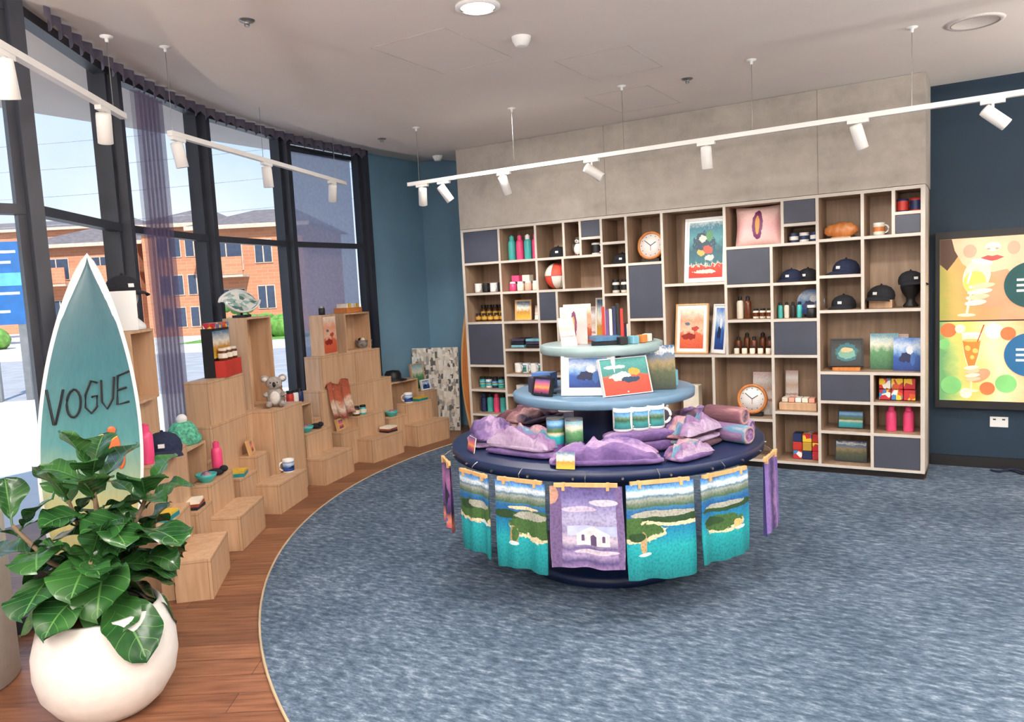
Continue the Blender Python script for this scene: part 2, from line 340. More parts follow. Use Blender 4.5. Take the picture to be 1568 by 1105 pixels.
for x0,x1,z0,z1,door in cells:
    b.bb(x0,x0+t,YF,YF+DEP,z0,z1,edge);b.bb(x1-t,x1,YF,YF+DEP,z0,z1,edge)
    b.bb(x0+t,x1-t,YF,YF+DEP,z0,z0+t,edge);b.bb(x0+t,x1-t,YF,YF+DEP,z1-t,z1,edge)
    b.bb(x0+t,x1-t,YF+DEP-.02,YF+DEP-.005,z0+t,z1-t,oak)
    y0=YF+.004
    e=.0015
    b.bb(x0+t,x0+t+e,y0,YF+DEP-.02,z0+t,z1-t,oak);b.bb(x1-t-e,x1-t,y0,YF+DEP-.02,z0+t,z1-t,oak)
    b.bb(x0+t,x1-t,y0,YF+DEP-.02,z1-t-e,z1-t,oak);b.bb(x0+t,x1-t,y0,YF+DEP-.02,z0+t,z0+t+e,oak)
    if door: b.bb(x0+t+.004,x1-t-.004,YF+.002,YF+.02,z0+t+.004,z1-t-.004,slate)
b.bb(-4.475,-4.46,YF-.002,YF+DEP,.05,2.183,edge);b.bb(-.39,-.372,YF-.002,YF+DEP,.05,2.183,edge);b.bb(-4.46,-.39,YF-.002,YF+DEP,2.17,2.183,edge)
b.bb(-4.46,-.39,YF,YF+DEP,.05,.06,edge);b.bb(-4.45,-.38,YF+.03,YF+DEP,0,.05,black)
b.bb(-4.435,-.375,YF+DEP,6.925,.0,2.18,oak)
b.done()
Z0=.0135

# ---------------- item builders
def mug(b,x,y,z,mat,s=1.,inner=None,rz=0):
    T=b.T.copy();b.T=T@Matrix.Translation((x,y,z))@Matrix.Rotation(rz,4,'Z')@Matrix.Scale(s,4)
    i_=inner or mat
    b.lathe((0,0,0),[(.034,0),(.04,.004),(.041,.012)],i_,22);b.lathe((0,0,0),[(.041,.012),(.041,.035),(.041,.058),(.041,.08)],mat,22,cap=False)
    b.lathe((0,0,0),[(.041,.08),(.041,.096),(.037,.096),(.036,.01),(.001,.008)],i_,22,cap=False)
    b.tube([(.039+.028*math.sin(a),0,.048+.03*math.cos(a)) for a in [i*pi/8 for i in range(9)]],.006,i_,8);b.T=T
def bottle(b,x,y,z,mat,cap,h=.22,r=.035):
    b.lathe((x,y,z),[(r*.9,0),(r,.01),(r,h*.68),(r*.85,h*.76),(r*.6,h*.8)],mat,20);b.cyl((x,y,z+h*.8),r*.62,h*.16,cap,18);b.lathe((x,y,z+h*.96),[(r*.3,0),(r*.3,h*.04)],cap,10)
def jar(b,x,y,z,mat,lid,h=.08,r=.032,label=None):
    b.lathe((x,y,z),[(r*.9,0),(r,.006),(r,h*.72),(r*.8,h*.8)],mat,18);b.cyl((x,y,z+h*.8),r*.86,h*.2,lid,18)
    if label: b.lathe((x,y,z+h*.2),[(r+.001,0),(r+.001,h*.4)],label,18,cap=False)
def cap(b,x,y,z,mat,rz=0,s=1.,logo=white):
    T=b.T.copy();b.T=T@Matrix.Translation((x,y,z))@Matrix.Rotation(rz,4,'Z')@Matrix.Scale(s,4)
    b.lathe((0,0,0),[(.088,0),(.092,.03),(.086,.06),(.066,.088),(.035,.104),(.001,.11)],mat,26);b.ball((0,0,.111),.008,mat,8,6)
    def br(u,v):
        a=-pi/2+(u-.5)*2.0;r=.085+.085*v*math.cos((u-.5)*2.4);return (r*math.cos(a),r*math.sin(a)-0.0,.012-.02*v*v-.012*(abs(u-.5)*2)**2*v+.012)
    b.grid(br,16,5,mat);b.grid(lambda u,v:(lambda p:(p[0],p[1],p[2]-.004))(br(u,v)),16,5,mat)
    b.box((0,-.09,.05),(.03,.004,.02),logo,rx=-.15);b.T=T
def frame(b,x,y,z,w,h,fm,pm,lean=.15,rz=0,bw=.015,mat_w=None):
    T=b.T.copy();b.T=T@Matrix.Translation((x,y,z))@Matrix.Rotation(rz,4,'Z')@Matrix.Rotation(-lean,4,'X')
    b.box((0,.009,h/2),(w,.016,h),fm)
    b.box((0,-.002,bw/2),(w,.012,bw),fm);b.box((0,-.002,h-bw/2),(w,.012,bw),fm);b.box((-w/2+bw/2,-.002,h/2),(bw,.012,h-2*bw),fm);b.box((w/2-bw/2,-.002,h/2),(bw,.012,h-2*bw),fm)
    i=bw
    if mat_w: b.quad((-w/2+i,-.0005,i),(w/2-i,-.0005,i),(w/2-i,-.0005,h-i),(-w/2+i,-.0005,h-i),white);i=bw+mat_w
    b.quad((-w/2+i,-.0015,i),(w/2-i,-.0015,i),(w/2-i,-.0015,h-i),(-w/2+i,-.0015,h-i),pm);b.T=T
def book(b,x,y,z,w,h,pm,th=.012,lean=.15,rz=0):
    T=b.T.copy();b.T=T@Matrix.Translation((x,y,z))@Matrix.Rotation(rz,4,'Z')@Matrix.Rotation(-lean,4,'X')
    b.box((0,th/2+.0005,h/2),(w,th,h),cream);b.quad((-w/2,0,0),(w/2,0,0),(w/2,0,h),(-w/2,0,h),pm);b.T=T
SEA=[(0,(20,140,150)),(.3,(40,175,180)),(.42,(225,215,180)),(.5,(70,110,60)),(.62,(90,125,80)),(.72,(60,120,170)),(.85,(150,200,235)),(1,(90,165,225))]
p_beach=PR('print_beach',SEA,.12,5)
p_mug=PR('print_mug',[(0,(40,110,120)),(.3,(60,150,150)),(.5,(50,90,60)),(.65,(110,140,110)),(.8,(120,180,215)),(1,(70,140,200))],.4,6,(3,1,1),blobs=((.5,.5,.12,.9,(238,238,236)),(0,.5,.1,.9,(238,238,236)),(1,.5,.1,.9,(238,238,236))),edgy=.1)
p_sunset=PR('print_sunset',[(0,(60,40,90)),(.3,(200,90,110)),(.45,(250,170,90)),(.6,(230,120,130)),(1,(90,90,170))],.2,4)
p_poster=PR('print_travel_poster',[(0,(200,45,35)),(.2,(215,60,40)),(.22,(235,225,200)),(.26,(50,110,120)),(.5,(30,86,100)),(.7,(80,150,155)),(.9,(50,120,140)),(1,(180,200,205))],.35,11,
  blobs=((.45,.62,.3,.2,(26,64,84)),(.6,.75,.1,.1,(80,140,90)),(.4,.7,.12,.06,(215,210,190)),(.55,.5,.16,.08,(190,80,60)),(.35,.45,.12,.06,(210,170,80)),(.62,.36,.14,.05,(200,205,195)),(.5,.11,.34,.035,(245,225,200))),edgy=2.0)
p_red=PR('print_red_bird',[(0,(205,60,45)),(.5,(220,80,55)),(.56,(60,130,125)),(1,(80,165,160))],.3,5,blobs=((.4,.5,.22,.12,(240,235,220)),(.6,.4,.2,.08,(20,60,90)),(.7,.62,.12,.1,(235,160,60)),(.3,.78,.2,.05,(245,240,230))),edgy=1.9)
p_blue=PR('print_blue',[(0,(25,60,130)),(.4,(40,90,170)),(.6,(140,180,225)),(.75,(215,228,242)),(1,(90,140,210))],.5,5,blobs=((.45,.4,.22,.16,(24,36,80)),(.6,.62,.12,.12,(240,240,245)),(.7,.35,.08,.2,(60,110,180))),edgy=1.9)
p_coast=PR('print_coast_red',[(0,(215,90,60)),(.35,(225,110,70)),(.45,(240,200,170)),(.7,(240,160,125)),(1,(250,235,215))],.5,6,blobs=((.4,.3,.3,.08,(150,40,30)),(.65,.5,.16,.06,(190,70,50)),(.3,.62,.1,.04,(90,110,130))),edgy=1.9)
p_txt=PR('print_text_card',[(0,(250,248,244)),(.3,(250,248,244)),(.34,(200,120,110)),(.38,(245,240,236)),(.6,(220,190,170)),(.8,(250,248,244)),(1,(235,200,195))],.2,12)
p_mag=PR('print_magazine',[(0,(40,50,45)),(.4,(80,90,60)),(.6,(150,130,90)),(.8,(90,120,150)),(.88,(240,240,240)),(1,(50,90,130))],.4,6)
p_pink=PR('print_pink',[(0,(240,200,195)),(.5,(230,175,175)),(1,(245,215,205))],.4,4,blobs=((.5,.5,.12,.36,(110,40,90)),(.5,.5,.05,.25,(220,150,70))),grain=.15)
p_yel=PR('print_yellow',[(0,(230,190,60)),(.4,(200,140,50)),(.6,(240,235,220)),(1,(70,120,160))],.5,6)
p_green=PR('print_green',[(0,(40,90,60)),(.5,(90,150,100)),(.7,(230,230,210)),(1,(120,180,200))],.4,6)
p_dark=PR('print_dark',[(0,(25,28,30)),(.5,(50,60,60)),(1,(20,24,30))],.4,6,blobs=((.5,.5,.36,.36,(40,110,120)),(.5,.45,.3,.2,(120,170,150)),(.5,.6,.2,.1,(215,190,140))))
mix1=VO('candy_mix',[(200,40,50),(240,200,60),(60,130,190),(240,240,230),(210,90,40),(190,50,60)],26,'Object')
mosaic=VO('puzzle_mosaic',[(238,232,220),(110,106,102),(214,205,190),(245,242,236),(170,165,160),(225,215,200),(240,236,228),(232,226,214)],19,'UV',.8,.8,'CHEBYCHEV')
fab1=PR('fabric_mauve',[(0,(92,70,122)),(.3,(134,108,158)),(.5,(176,150,186)),(.7,(108,86,142)),(.85,(160,122,164)),(1,(196,156,166))],.9,4,rough=.95)
fab2=PR('fabric_coast',[(0,(176,156,184)),(.3,(130,98,140)),(.45,(80,140,165)),(.6,(200,154,152)),(.8,(104,78,128)),(1,(160,125,165))],.9,4,rough=.95)
fab3=PR('fabric_brown',[(0,(74,52,66)),(.4,(126,84,94)),(.6,(190,146,148)),(1,(66,58,84))],.9,4,rough=.95)
fabr=PR('fabric_rust',[(0,(150,70,50)),(.5,(180,95,65)),(.7,(220,200,180)),(1,(140,60,45))],.7,5,rough=.9)
yI=YF+.13
b=B('ceramic_mugs')
for i,c in enumerate((white,black,white,black)): mug(b,-4.38+i*.092,yI,1.54+Z0,c,.95,rz=-.6)
b.done()
b=B('honey_jars')
for i in range(5): jar(b,-4.40+i*.073,yI+.1,1.25+Z0,amber,black,.16,.03,gold)
for i in range(5): jar(b,-4.40+i*.073,yI,1.25+Z0,amber,black,.08,.03,gold)
b.done()
b=B('souvenir_tins')
for i,c in enumerate((teal,white,dkblue,teal)): jar(b,-4.39+i*.075,yI,.57+Z0,c,black,.11,.034,p_beach)
bottle(b,-4.085,yI,.57+Z0,pink,pink,.18,.028);b.done()
b=B('drink_bottles')
for i,c in enumerate((dkblue,teal,pink,teal,teal)): bottle(b,-4.39+i*.078,yI,.32+Z0,c,black if i%2 else c,.19,.033)
b.done()
b=B('folded_shirts')
for i in range(3):
    for k in range(2): b.box((-4.34+k*.19,yI+.05,.06+Z0+.02+i*.04),(.17,.22,.036),[capm,fabr,capn][(i+k)%3])
b.done(.01)
b=B('drink_bottles')
for i,c in enumerate((teal,pink,teal,pink)): bottle(b,-3.96+i*.09,yI,1.84+Z0,c,c if i!=2 else white,.24,.038)
b.done()
b=B('candle_tubs')
for i,c in enumerate((pink,cream,peach,cream)): jar(b,-3.97+i*.087,yI,1.54+Z0,c,white,.09,.036)
for i in range(2): b.box((-3.93+i*.12,yI+.02,1.63+Z0+.03),(.08,.08,.06),[pink,cream][i])
b.done()
b=B('greeting_cards')
frame(b,-3.87,yI,1.25+Z0,.17,.2,palew,p_yel,.12,.2);book(b,-3.72,yI+.05,1.25+Z0,.1,.14,p_txt);b.done()
b=B('folded_tea_towels')
for i in range(3):
    for k in range(2): b.box((-3.92+k*.17,yI+.04,.98+Z0+.015+i*.03),(.15,.2,.027),[p_green,p_dark,fab3][(i+k)%3])
b.done(.008)
b=B('ceramic_mugs')
for i in range(4): mug(b,-3.95+i*.09,yI,.73+Z0,[white,p_mug][i%2],1,white,-.5)
b.done()
b=B('gift_boxes')
for i in range(3): b.box((-3.92+i*.11,yI,.53+Z0+.04),(.09,.09,.08),[white,p_green,p_yel][i])
b.done(.003)
b=B('gift_boxes')
for i in range(3): b.box((-3.92+i*.11,yI,.32+Z0+.045),(.09,.09,.09),[fab1,capm,p_blue][i])
b.done(.003)
b=B('baseball_cap');cap(b,-3.47,yI+.04,1.84+Z0,capm,.3,.95);b.done()
pg=M('penguin_grey',(90,84,74),.8)
b=B('toy_penguin');x,y,z=-3.235,yI,1.84+Z0
b.ball((x,y,z+.06),(.045,.04,.06),white);b.ball((x,y+.014,z+.065),(.047,.036,.06),pg);b.ball((x,y,z+.14),.036,pg);b.ball((x,y-.02,z+.135),(.024,.02,.022),white)
b.add([(x-.008,y-.034,z+.135),(x+.008,y-.034,z+.135),(x,y-.06,z+.13),(x,y-.034,z+.145)],[(0,1,2),(1,3,2),(3,0,2)],amber)
for s in(-1,1): b.ball((x+s*.02,y-.02,z+.008),(.016,.026,.008),amber);b.ball((x+s*.048,y,z+.075),(.01,.022,.04),pg);b.ball((x+s*.013,y-.034,z+.15),.005,black)
b.done()
b=B('enamel_mug');mug(b,-3.05,yI,1.84+Z0,black,1.1,white,-.4);b.done()
b=B('baseball_cap');cap(b,-2.82,yI+.05,1.74+Z0,capm,.2,.9);b.done()
b=B('spice_jars')
for i in range(2):jar(b,-2.87+i*.085,yI,1.48+Z0,M('white_jar',(220,216,206),.4),black,.12,.034,black)
b.done()
b=B('basketball');x,y,z=-3.48,yI+.02,1.54+Z0+.125
ballr=M('ball_red',(232,84,64),.6);ballw=M('ball_cream',(240,234,224),.6)
# panels alternate between red and cream like the photo
vs=[];n_,m_=32,18
for half in (0,1):
    vs=[];uv=[];fs=[]
    for j in range(m_+1):
        p=pi*j/m_
        for i in range(n_+1):
            a=2*pi*i/n_;vs.append((x+.125*math.sin(p)*math.cos(a),y+.125*math.sin(p)*math.sin(a),z-.125*math.cos(p)));uv.append((i/n_,j/m_))
    for j in range(m_):
        for i in range(n_):
            if ((i//8)+(1 if j>=m_//2 else 0))%2==half: fs.append((j*(n_+1)+i,j*(n_+1)+i+1,(j+1)*(n_+1)+i+1,(j+1)*(n_+1)+i))
    b.add(vs,fs,[ballr,ballw][half],uv,True)
for k in range(4):
    R=Matrix.Rotation(k*pi/4,3,'Z')@Matrix.Rotation(pi/2 if k else 0,3,'X')
    b.tube([Vector((x,y,z))+R@Vector((.1255*math.cos(a),.1255*math.sin(a),0)) for a in [i*2*pi/40 for i in range(41)]],.0015,black,5)
b.done()
b=B('paperback_books')
for i in range(9): 
    h=.2+.03*random.random();b.box((-2.9+i*.02,yI+.04,.98+Z0+h/2+.0),(.017,.14,h),[red,dkblue,cream,teal,violet][i%5])
b.done()
b=B('picture_frames')
frame(b,-3.03,yI+.02,.98+Z0,.15,.46,cream,p_yel,.08);frame(b,-3.2,yI+.08,.98+Z0,.22,.38,white,p_txt,.08);frame(b,-3.32,yI-.04,.98+Z0,.16,.3,oak,p_pink,.15);b.done()
def clock(name,x,y,z,r):
    b=B(name)
    R=Vector((0,-1,.12)).normalized();c=Vector((x,y,z+r+.02))
    b.lathe(c-R*.02,[(r*.8,0),(r,.005),(r,.03),(r*.84,.034),(r*.82,.022)],orangew,36,ax=R)
    b.lathe(c,[(.001,.003),(r*.83,.003),(r*.83,0)],white,36,ax=R)
    side=Vector((1,0,0));up=R.cross(side)
    for k in range(12):
        a=k*pi/6;p=c+R*.005+(side*math.sin(a)+up*math.cos(a))*r*.7;b.ball(p,.004,black,8,6)
    for a,l in((1.0,.45),(-.9,.6)): b.tube([c+R*.006,c+R*.006+(side*math.sin(a)+up*math.cos(a))*r*l],.003,black,6)
    b.tube([c+R*.006,c+R*.006-up*r*.35],.002,red,6)
    b.box((x,y+.015,z+.015),(r*1.3,.07,.03),black);b.done()
clock('wooden_clock',-2.53,yI+.02,1.74+Z0,.125);clock('wooden_clock',-1.66,yI-.02,.40+Z0,.125)
b=B('travel_poster_frame');frame(b,-2.03,YF+.09,1.54+Z0,.37,.55,white,p_poster,.13,-.05,.022,.015);b.done()
b=B('art_print_frame');frame(b,-2.17,YF+.09,.93+Z0,.30,.43,palew,p_coast,.13,-.1,.012,.03);b.done()
b=B('art_print_frame');frame(b,-1.935,YF+.10,.93+Z0,.17,.42,white,p_blue,.13,-.5,.012,.02);b.done()
b=B('gift_hampers');b.box((-2.18,yI,.39+Z0+.13),(.14,.1,.26),cream);b.box((-2.04,yI,.39+Z0+.03),(.1,.12,.06),ply);b.done(.004)
b=B('printed_cushion')
def cu(s):
    def f(u,v):
        e=((1-abs(2*u-1)**2.6)*(1-abs(2*v-1)**2.6))**.5
        k=1-.06*math.sin(pi*u)*1;kk=1-.06*math.sin(pi*v)
        return ((u-.5)*.38*kk,s*.055*e,(v-.5)*.33*k)
    return f
b.at(-1.59,yI+.03,1.82+Z0+.158,rx=-.14)
b.grid(cu(-1),16,16,p_pink);b.grid(cu(1),16,16,p_pink);b.done()
b=B('sauce_bottles')
for i in range(2): bottle(b,-1.75+i*.065,yI,1.22+Z0,amber if i else cream,black,.19,.028)
for i in range(3): jar(b,-1.62+i*.055,yI,1.22+Z0,cream,black,.08,.024,amber)
b.done()
b=B('hot_sauce_bottles')
for i in range(5): bottle(b,-1.77+i*.065,yI+(i%2)*.03,.93+Z0,amber,black,.14+.03*(i%2),.026);jar(b,-1.77+i*.065,yI-.06,.93+Z0,cream,black,.06,.022)
b.done()
b=B('postcard_stand');book(b,-1.58,YF+.2,.40+Z0,.2,.36,p_txt,.01,.1);b.done()
b=B('gift_tins')
for i in range(3): b.cyl((-1.31+i*.08,yI,1.82+Z0),.036,.075,[dkblue,white,dkblue][i]);b.lathe((-1.31+i*.08,yI,1.84+Z0),[(.037,0),(.037,.03)],[white,dkblue,white][i],20,cap=False)
b.done()
b=B('baseball_caps');cap(b,-1.34,yI+.04,1.51+Z0,capn,-.2,.95);cap(b,-1.23,yI+.13,1.51+Z0,capm,-.2,.95);b.done()
b=B('souvenir_plate');b.lathe((-1.20,yI+.08,1.22+Z0+.115),[(.001,0),(.08,.0),(.105,.012),(.107,.016)],p_blue,30,ax=(0,-1,.2));b.box((-1.20,yI+.1,1.22+Z0+.01),(.1,.06,.02),black);b.done()
b=B('skincare_bottles')
for i in range(4): bottle(b,-1.42+i*.05,yI-.02,1.22+Z0,[teal,cream,black,teal][i],black,.13,.02)
jar(b,-1.17,yI-.06,1.22+Z0,black,white,.1,.04);b.done()
b=B('soap_tray');b.box((-1.285,yI,.47+Z0+.03),(.29,.15,.06),ply)
for i in range(5): b.box((-1.39+i*.052,yI,.47+Z0+.08),(.045,.1,.035),[cream,peach,white][i%3])
b.done(.003)
b=B('greeting_card');book(b,-1.37,yI+.12,.47+Z0,.1,.3,p_txt,.01,.08);b.done()
b=B('candy_boxes')
for i in range(3):
    for j in range(3): b.box((-1.30+i*.075,yI+.02,.06+Z0+.035+j*.071),(.07,.1,.068),[mix1,red,dkblue,gold,mix1][(i*2+j)%5])
b.done(.004)
b=B('carved_driftwood')
def dw(u,v):
    a=v*2*pi;x=(u-.5)*.24;R_=.062*math.sin(pi*min(.98,max(.02,u)))**.4*(1+.3*noise.noise(Vector((u*7,math.cos(a)*1.2,math.sin(a)*1.2))))
    return (-.96+x,yI+.02+R_*.5*math.cos(a),1.83+Z0+.062+R_*math.sin(a))
b.grid(dw,24,16,orangew);b.box((-.96,yI+.02,1.83+Z0+.006),(.14,.05,.012),ply);b.done()
b=B('ceramic_mug');mug(b,-.69,yI,1.83+Z0,cream,1.0,white,0);b.lathe((-.69,yI,1.83+Z0+.03),[(.0415,0),(.0415,.035)],orangew,22,cap=False);b.done()
b=B('ceramic_mugs');mug(b,-.53,yI,1.99+Z0,red,1,dkblue,2.6);mug(b,-.44,yI,1.99+Z0,dkblue,1,red,2.6);b.done()
b=B('baseball_cap');cap(b,-.93,yI+.05,1.55+Z0,capn,-.5,1.1);b.done()
b=B('baseball_cap');cap(b,-.95,yI+.05,1.28+Z0,capm,-.2,1.);b.done()
b=B('cap_on_riser');b.box((-.68,yI+.05,1.28+Z0+.03),(.16,.14,.06),ply);cap(b,-.68,yI+.05,1.34+Z0,capm,-.4,1.05);b.done()
b=B('cap_display_head');x,y,z=-.48,yI+.06,1.28+Z0
b.lathe((x,y,z),[(.05,0),(.055,.01),(.03,.04),(.032,.07),(.06,.11),(.072,.15),(.07,.2),(.04,.24),(.001,.25)],black,24);cap(b,x,y,z+.17,capm,.5,.95);b.done()
b=B('painted_plate_on_easel');frame(b,-.92,yI-.03,.80+Z0+.03,.24,.22,black,p_dark,.25,.15,.01);b.box((-.92,yI-.04,.80+Z0+.012),(.2,.06,.024),orangew)
b.tube([(-.97,yI-.06,.80+Z0+.02),(-.92,yI+.09,.80+Z0+.005)],.005,orangew);b.tube([(-.87,yI-.06,.80+Z0+.02),(-.92,yI+.09,.80+Z0+.005)],.005,orangew);b.done()
b=B('illustrated_books');book(b,-.66,yI+.04,.80+Z0,.2,.28,p_green,.02,.12,.1);book(b,-.50,yI-.03,.80+Z0,.19,.25,p_blue,.03,.12,-.1);book(b,-.58,yI+.1,.80+Z0,.16,.27,p_txt,.02,.1);b.done()
b=B('candy_tins')
for i in range(3):
    for j in range(2): b.box((-.65+i*.085,yI,.57+Z0+.045+j*.085),(.08,.09,.08),mix1)
b.done(.005)
b=B('drink_bottles');bottle(b,-.61,yI,.33+Z0,pink,pink,.2,.038);bottle(b,-.49,yI,.33+Z0,pink,pink,.2,.038);b.done()
b=B('photo_block');frame(b,-.9,yI,.33+Z0,.19,.14,black,p_beach,.2,0,.008);b.done()
b=B('photo_block');frame(b,-.9,yI,.06+Z0,.24,.17,black,p_mag,.2,0,.008);b.done()

# ---------------------------------------------------------------- video wall (flat picture built up of flat colour shapes)
p_tv1=PR('screen_image_top',[(0,(150,146,70)),(.05,(186,150,84)),(.12,(196,134,88)),(.25,(206,146,106)),(.6,(220,160,120)),(1,(150,100,70))],.25,2.2,(1,.5,1),axis=0,emit=.7,grain=.1,gs=6)
p_tv2=PR('screen_image_bottom',[(0,(96,150,96)),(.05,(170,180,100)),(.10,(232,180,96)),(.18,(240,204,160)),(.3,(236,150,96)),(.6,(240,160,110)),(.8,(250,220,200)),(1,(170,120,80))],.3,1.8,(1,.5,1),axis=0,emit=.7,grain=.1,gs=6)
def em(n_,c,e_=.7): return M('screen_'+n_,c,.5,var=.06,scale=5,emit=e_)
sk,sk2,sk3,lip,hair=em('skin',(228,176,142)),em('skin_shade',(200,138,104)),em('skin_light',(244,206,178)),em('lips',(186,70,68)),em('hair',(74,48,34))
gl,wine,glh=em('glass',(228,214,170)),em('wine',(218,184,88)),em('glint',(252,244,222));spr,spr2=em('spritz',(226,112,44)),em('spritz_light',(246,164,84))
disc1=em('disc_green',(10,66,66));disc2=em('disc_blue',(24,88,130));bok1,bok2,bok3=em('bokeh_green',(112,176,104)),em('bokeh_orange',(224,104,58)),em('bokeh_cream',(250,226,186))
b=B('video_wall_screen')
x0,x1=-.33,1.75;b.bb(x0,x1,6.85,6.925,.48,1.845,black)
b.quad((x0+.03,6.849,1.165),(x1-.03,6.849,1.165),(x1-.03,6.849,1.79),(x0+.03,6.849,1.79),p_tv1)
b.quad((x0+.03,6.849,.54),(x1-.03,6.849,.54),(x1-.03,6.849,1.155),(x0+.03,6.849,1.155),p_tv2)
LY=[6.8488]
def poly(pts,mat):
    LY[0]-=.00015;b.add([(px,LY[0],pz) for px,pz in pts],[tuple(range(len(pts)))],mat)
def ell(cx,cz,rx,rz,mat,rot=0,n=28,zmax=9,zmin=-9,xmin=-.299):
    P=[]
    for i in range(n):
        a=2*pi*i/n;ex=rx*math.cos(a);ez=rz*math.sin(a);px=cx+ex*math.cos(rot)-ez*math.sin(rot);pz=cz+ex*math.sin(rot)+ez*math.cos(rot)
        P.append((max(xmin,px),min(zmax,max(zmin,pz))))
    poly(P,mat)
Z1=1.789
# top: woman sipping from a wine glass
poly([(-.299,Z1),(-.299,1.60),(-.25,1.55),(-.20,1.62),(-.15,1.70),(-.13,Z1)],hair)
poly([(-.22,Z1),(-.20,1.70),(-.15,1.60),(-.08,1.535),(-.01,1.50),(.07,1.49),(.16,1.52),(.24,1.58),(.32,1.68),(.37,Z1)],sk)
poly([(.24,1.58),(.32,1.68),(.37,Z1),(.48,Z1),(.42,1.62),(.33,1.50),(.26,1.50)],hair)
poly([(-.08,1.535),(-.01,1.50),(.07,1.49),(.16,1.52),(.14,1.545),(.05,1.525),(-.03,1.545)],sk2)
poly([(.16,1.52),(.26,1.50),(.30,1.40),(.34,1.165),(.10,1.165),(.12,1.35),(.07,1.49)],sk2)
ell(.05,1.715,.05,.035,sk3,zmax=Z1);ell(.02,1.700,.012,.007,sk2);ell(.075,1.700,.012,.007,sk2);ell(-.10,1.69,.045,.05,em('blush',(232,150,124)),zmax=Z1);ell(.18,1.70,.04,.05,MATS['screen_blush'],zmax=Z1)
poly([(-.03,1.635),(.015,1.652),(.045,1.645),(.075,1.652),(.12,1.635),(.075,1.615),(.045,1.61),(.01,1.615)],lip)
ell(-.055,1.50,.088,.135,gl,-.25);ell(-.068,1.455,.074,.085,wine,-.25);ell(-.02,1.607,.07,.018,glh,-.2);ell(-.10,1.50,.008,.06,glh,-.25)
poly([(-.098,1.38),(-.082,1.38),(-.112,1.21),(-.128,1.21)],gl);ell(-.12,1.205,.06,.012,gl,0,zmin=1.17)
ell(.07,1.34,.11,.075,sk2,.2);
for k in range(4): ell(-.02-.012*k,1.425-.042*k,.085-.006*k,.021,sk if k%2==0 else sk3,.12)
for k in range(4): ell(-.095-.008*k,1.418-.042*k,.012,.012,sk3,.1)
# bottom: spritz glasses and bokeh
for (cx,cz,r_,mt) in ((-.24,1.09,.055,bok2),(-.27,.98,.04,bok1),(-.22,.66,.07,bok1),(-.12,.60,.04,bok3),(.06,1.08,.06,bok3),(.15,1.06,.05,bok2),(.02,.64,.05,bok2),(.14,.68,.07,bok1),(-.16,1.10,.035,bok3)):
    ell(cx,cz,r_,r_,mt,zmax=1.154,zmin=.545)
poly([(-.15,1.06),(-.02,1.06),(-.035,.90),(-.06,.80),(-.078,.77),(-.092,.77),(-.11,.80),(-.135,.90)],gl)
poly([(-.145,1.01),(-.025,1.01),(-.04,.90),(-.064,.81),(-.08,.785),(-.09,.785),(-.106,.81),(-.13,.90)],spr)
ell(-.085,1.01,.06,.012,spr2);ell(-.085,1.06,.065,.012,glh);ell(-.11,.95,.018,.022,spr2,.4);ell(-.06,.93,.018,.02,spr2,.8);ell(-.08,.88,.014,.016,spr2)
poly([(-.090,.77),(-.080,.77),(-.080,.62),(-.090,.62)],gl);ell(-.085,.62,.05,.010,gl);poly([(-.05,1.0),(-.043,1.0),(.0,1.13),(-.008,1.13)],red)
ell(-.03,.74,.075,.045,sk2,.5)
for k in range(4): ell(-.085+.004*k,.80-.030*k,.05,.015,sk if k%2 else sk3,.15)
for (xx,zz,rr,mm) in ((.29,1.42,.17,disc1),(.29,.90,.165,disc2)):
    ell(xx,zz,rr,rr,mm,n=44)
    for k,(dz,w_) in enumerate(((.03,.1),(-.01,.14),(-.05,.07))): poly([(xx-.09,zz+dz),(xx-.09+w_,zz+dz),(xx-.09+w_,zz+dz+.018),(xx-.09,zz+dz+.018)],white)
b.done()
b=B('wall_power_outlet');b.bb(.04,.16,6.92,6.93,.33,.41,white);b.bb(.06,.08,6.917,6.92,.385,.395,black);b.bb(.12,.14,6.917,6.92,.385,.395,black);b.done(.002)
b=B('floor_cables');b.tube([(.05+.3*u,6.8-.05*math.sin(u*9),.018+.01*math.sin(u*5)**2) for u in [i/20 for i in range(21)]],.008,capn);b.tube([(.1+.25*u,6.78+.05*math.sin(u*7),.018) for u in [i/20 for i in range(21)]],.006,black);b.done()

# ---------------------------------------------------------------- tiered round table
TX,TY=-1.85,3.95
b=B('tiered_display_table')
b.lathe((TX,TY,.009),[(.47,0),(.485,.01),(.485,.05),(.47,.06),(.2,.065)],navy,64)
b.lathe((TX,TY,.009),[(.2,.05),(.2,.66)],navy,40)
b.lathe((TX,TY,.67),[(.8,0),(.87,.008),(.872,.055),(.86,.06),(.2,.06)],navy,80)
b.lathe((TX,TY,.72),[(.17,0),(.17,.24)],navy,40)
b.lathe((TX,TY,.945),[(.18,0),(.49,.005),(.51,.012),(.512,.05),(.5,.056),(.1,.056)],bgrey,72)
b.lathe((TX,TY,1.0),[(.11,0),(.11,.22)],navy,36)
b.lathe((TX,TY,1.205),[(.1,0),(.33,.004),(.345,.012),(.345,.05),(.335,.055),(.001,.055)],M('pale_teal_laminate',(150,174,176),.35),60)
for i in range(24):
    a=2*pi*i/24;b.cyl((TX+.868*math.cos(a),TY+.868*math.sin(a),.695),.006,.012,steel,8,ax=(math.cos(a),math.sin(a),0))
b.done()
cam_ang=math.atan2(-TY,-TX)
def tpos(deg,r): a=cam_ang+math.radians(deg);return TX+r*math.cos(a),TY+r*math.sin(a),a
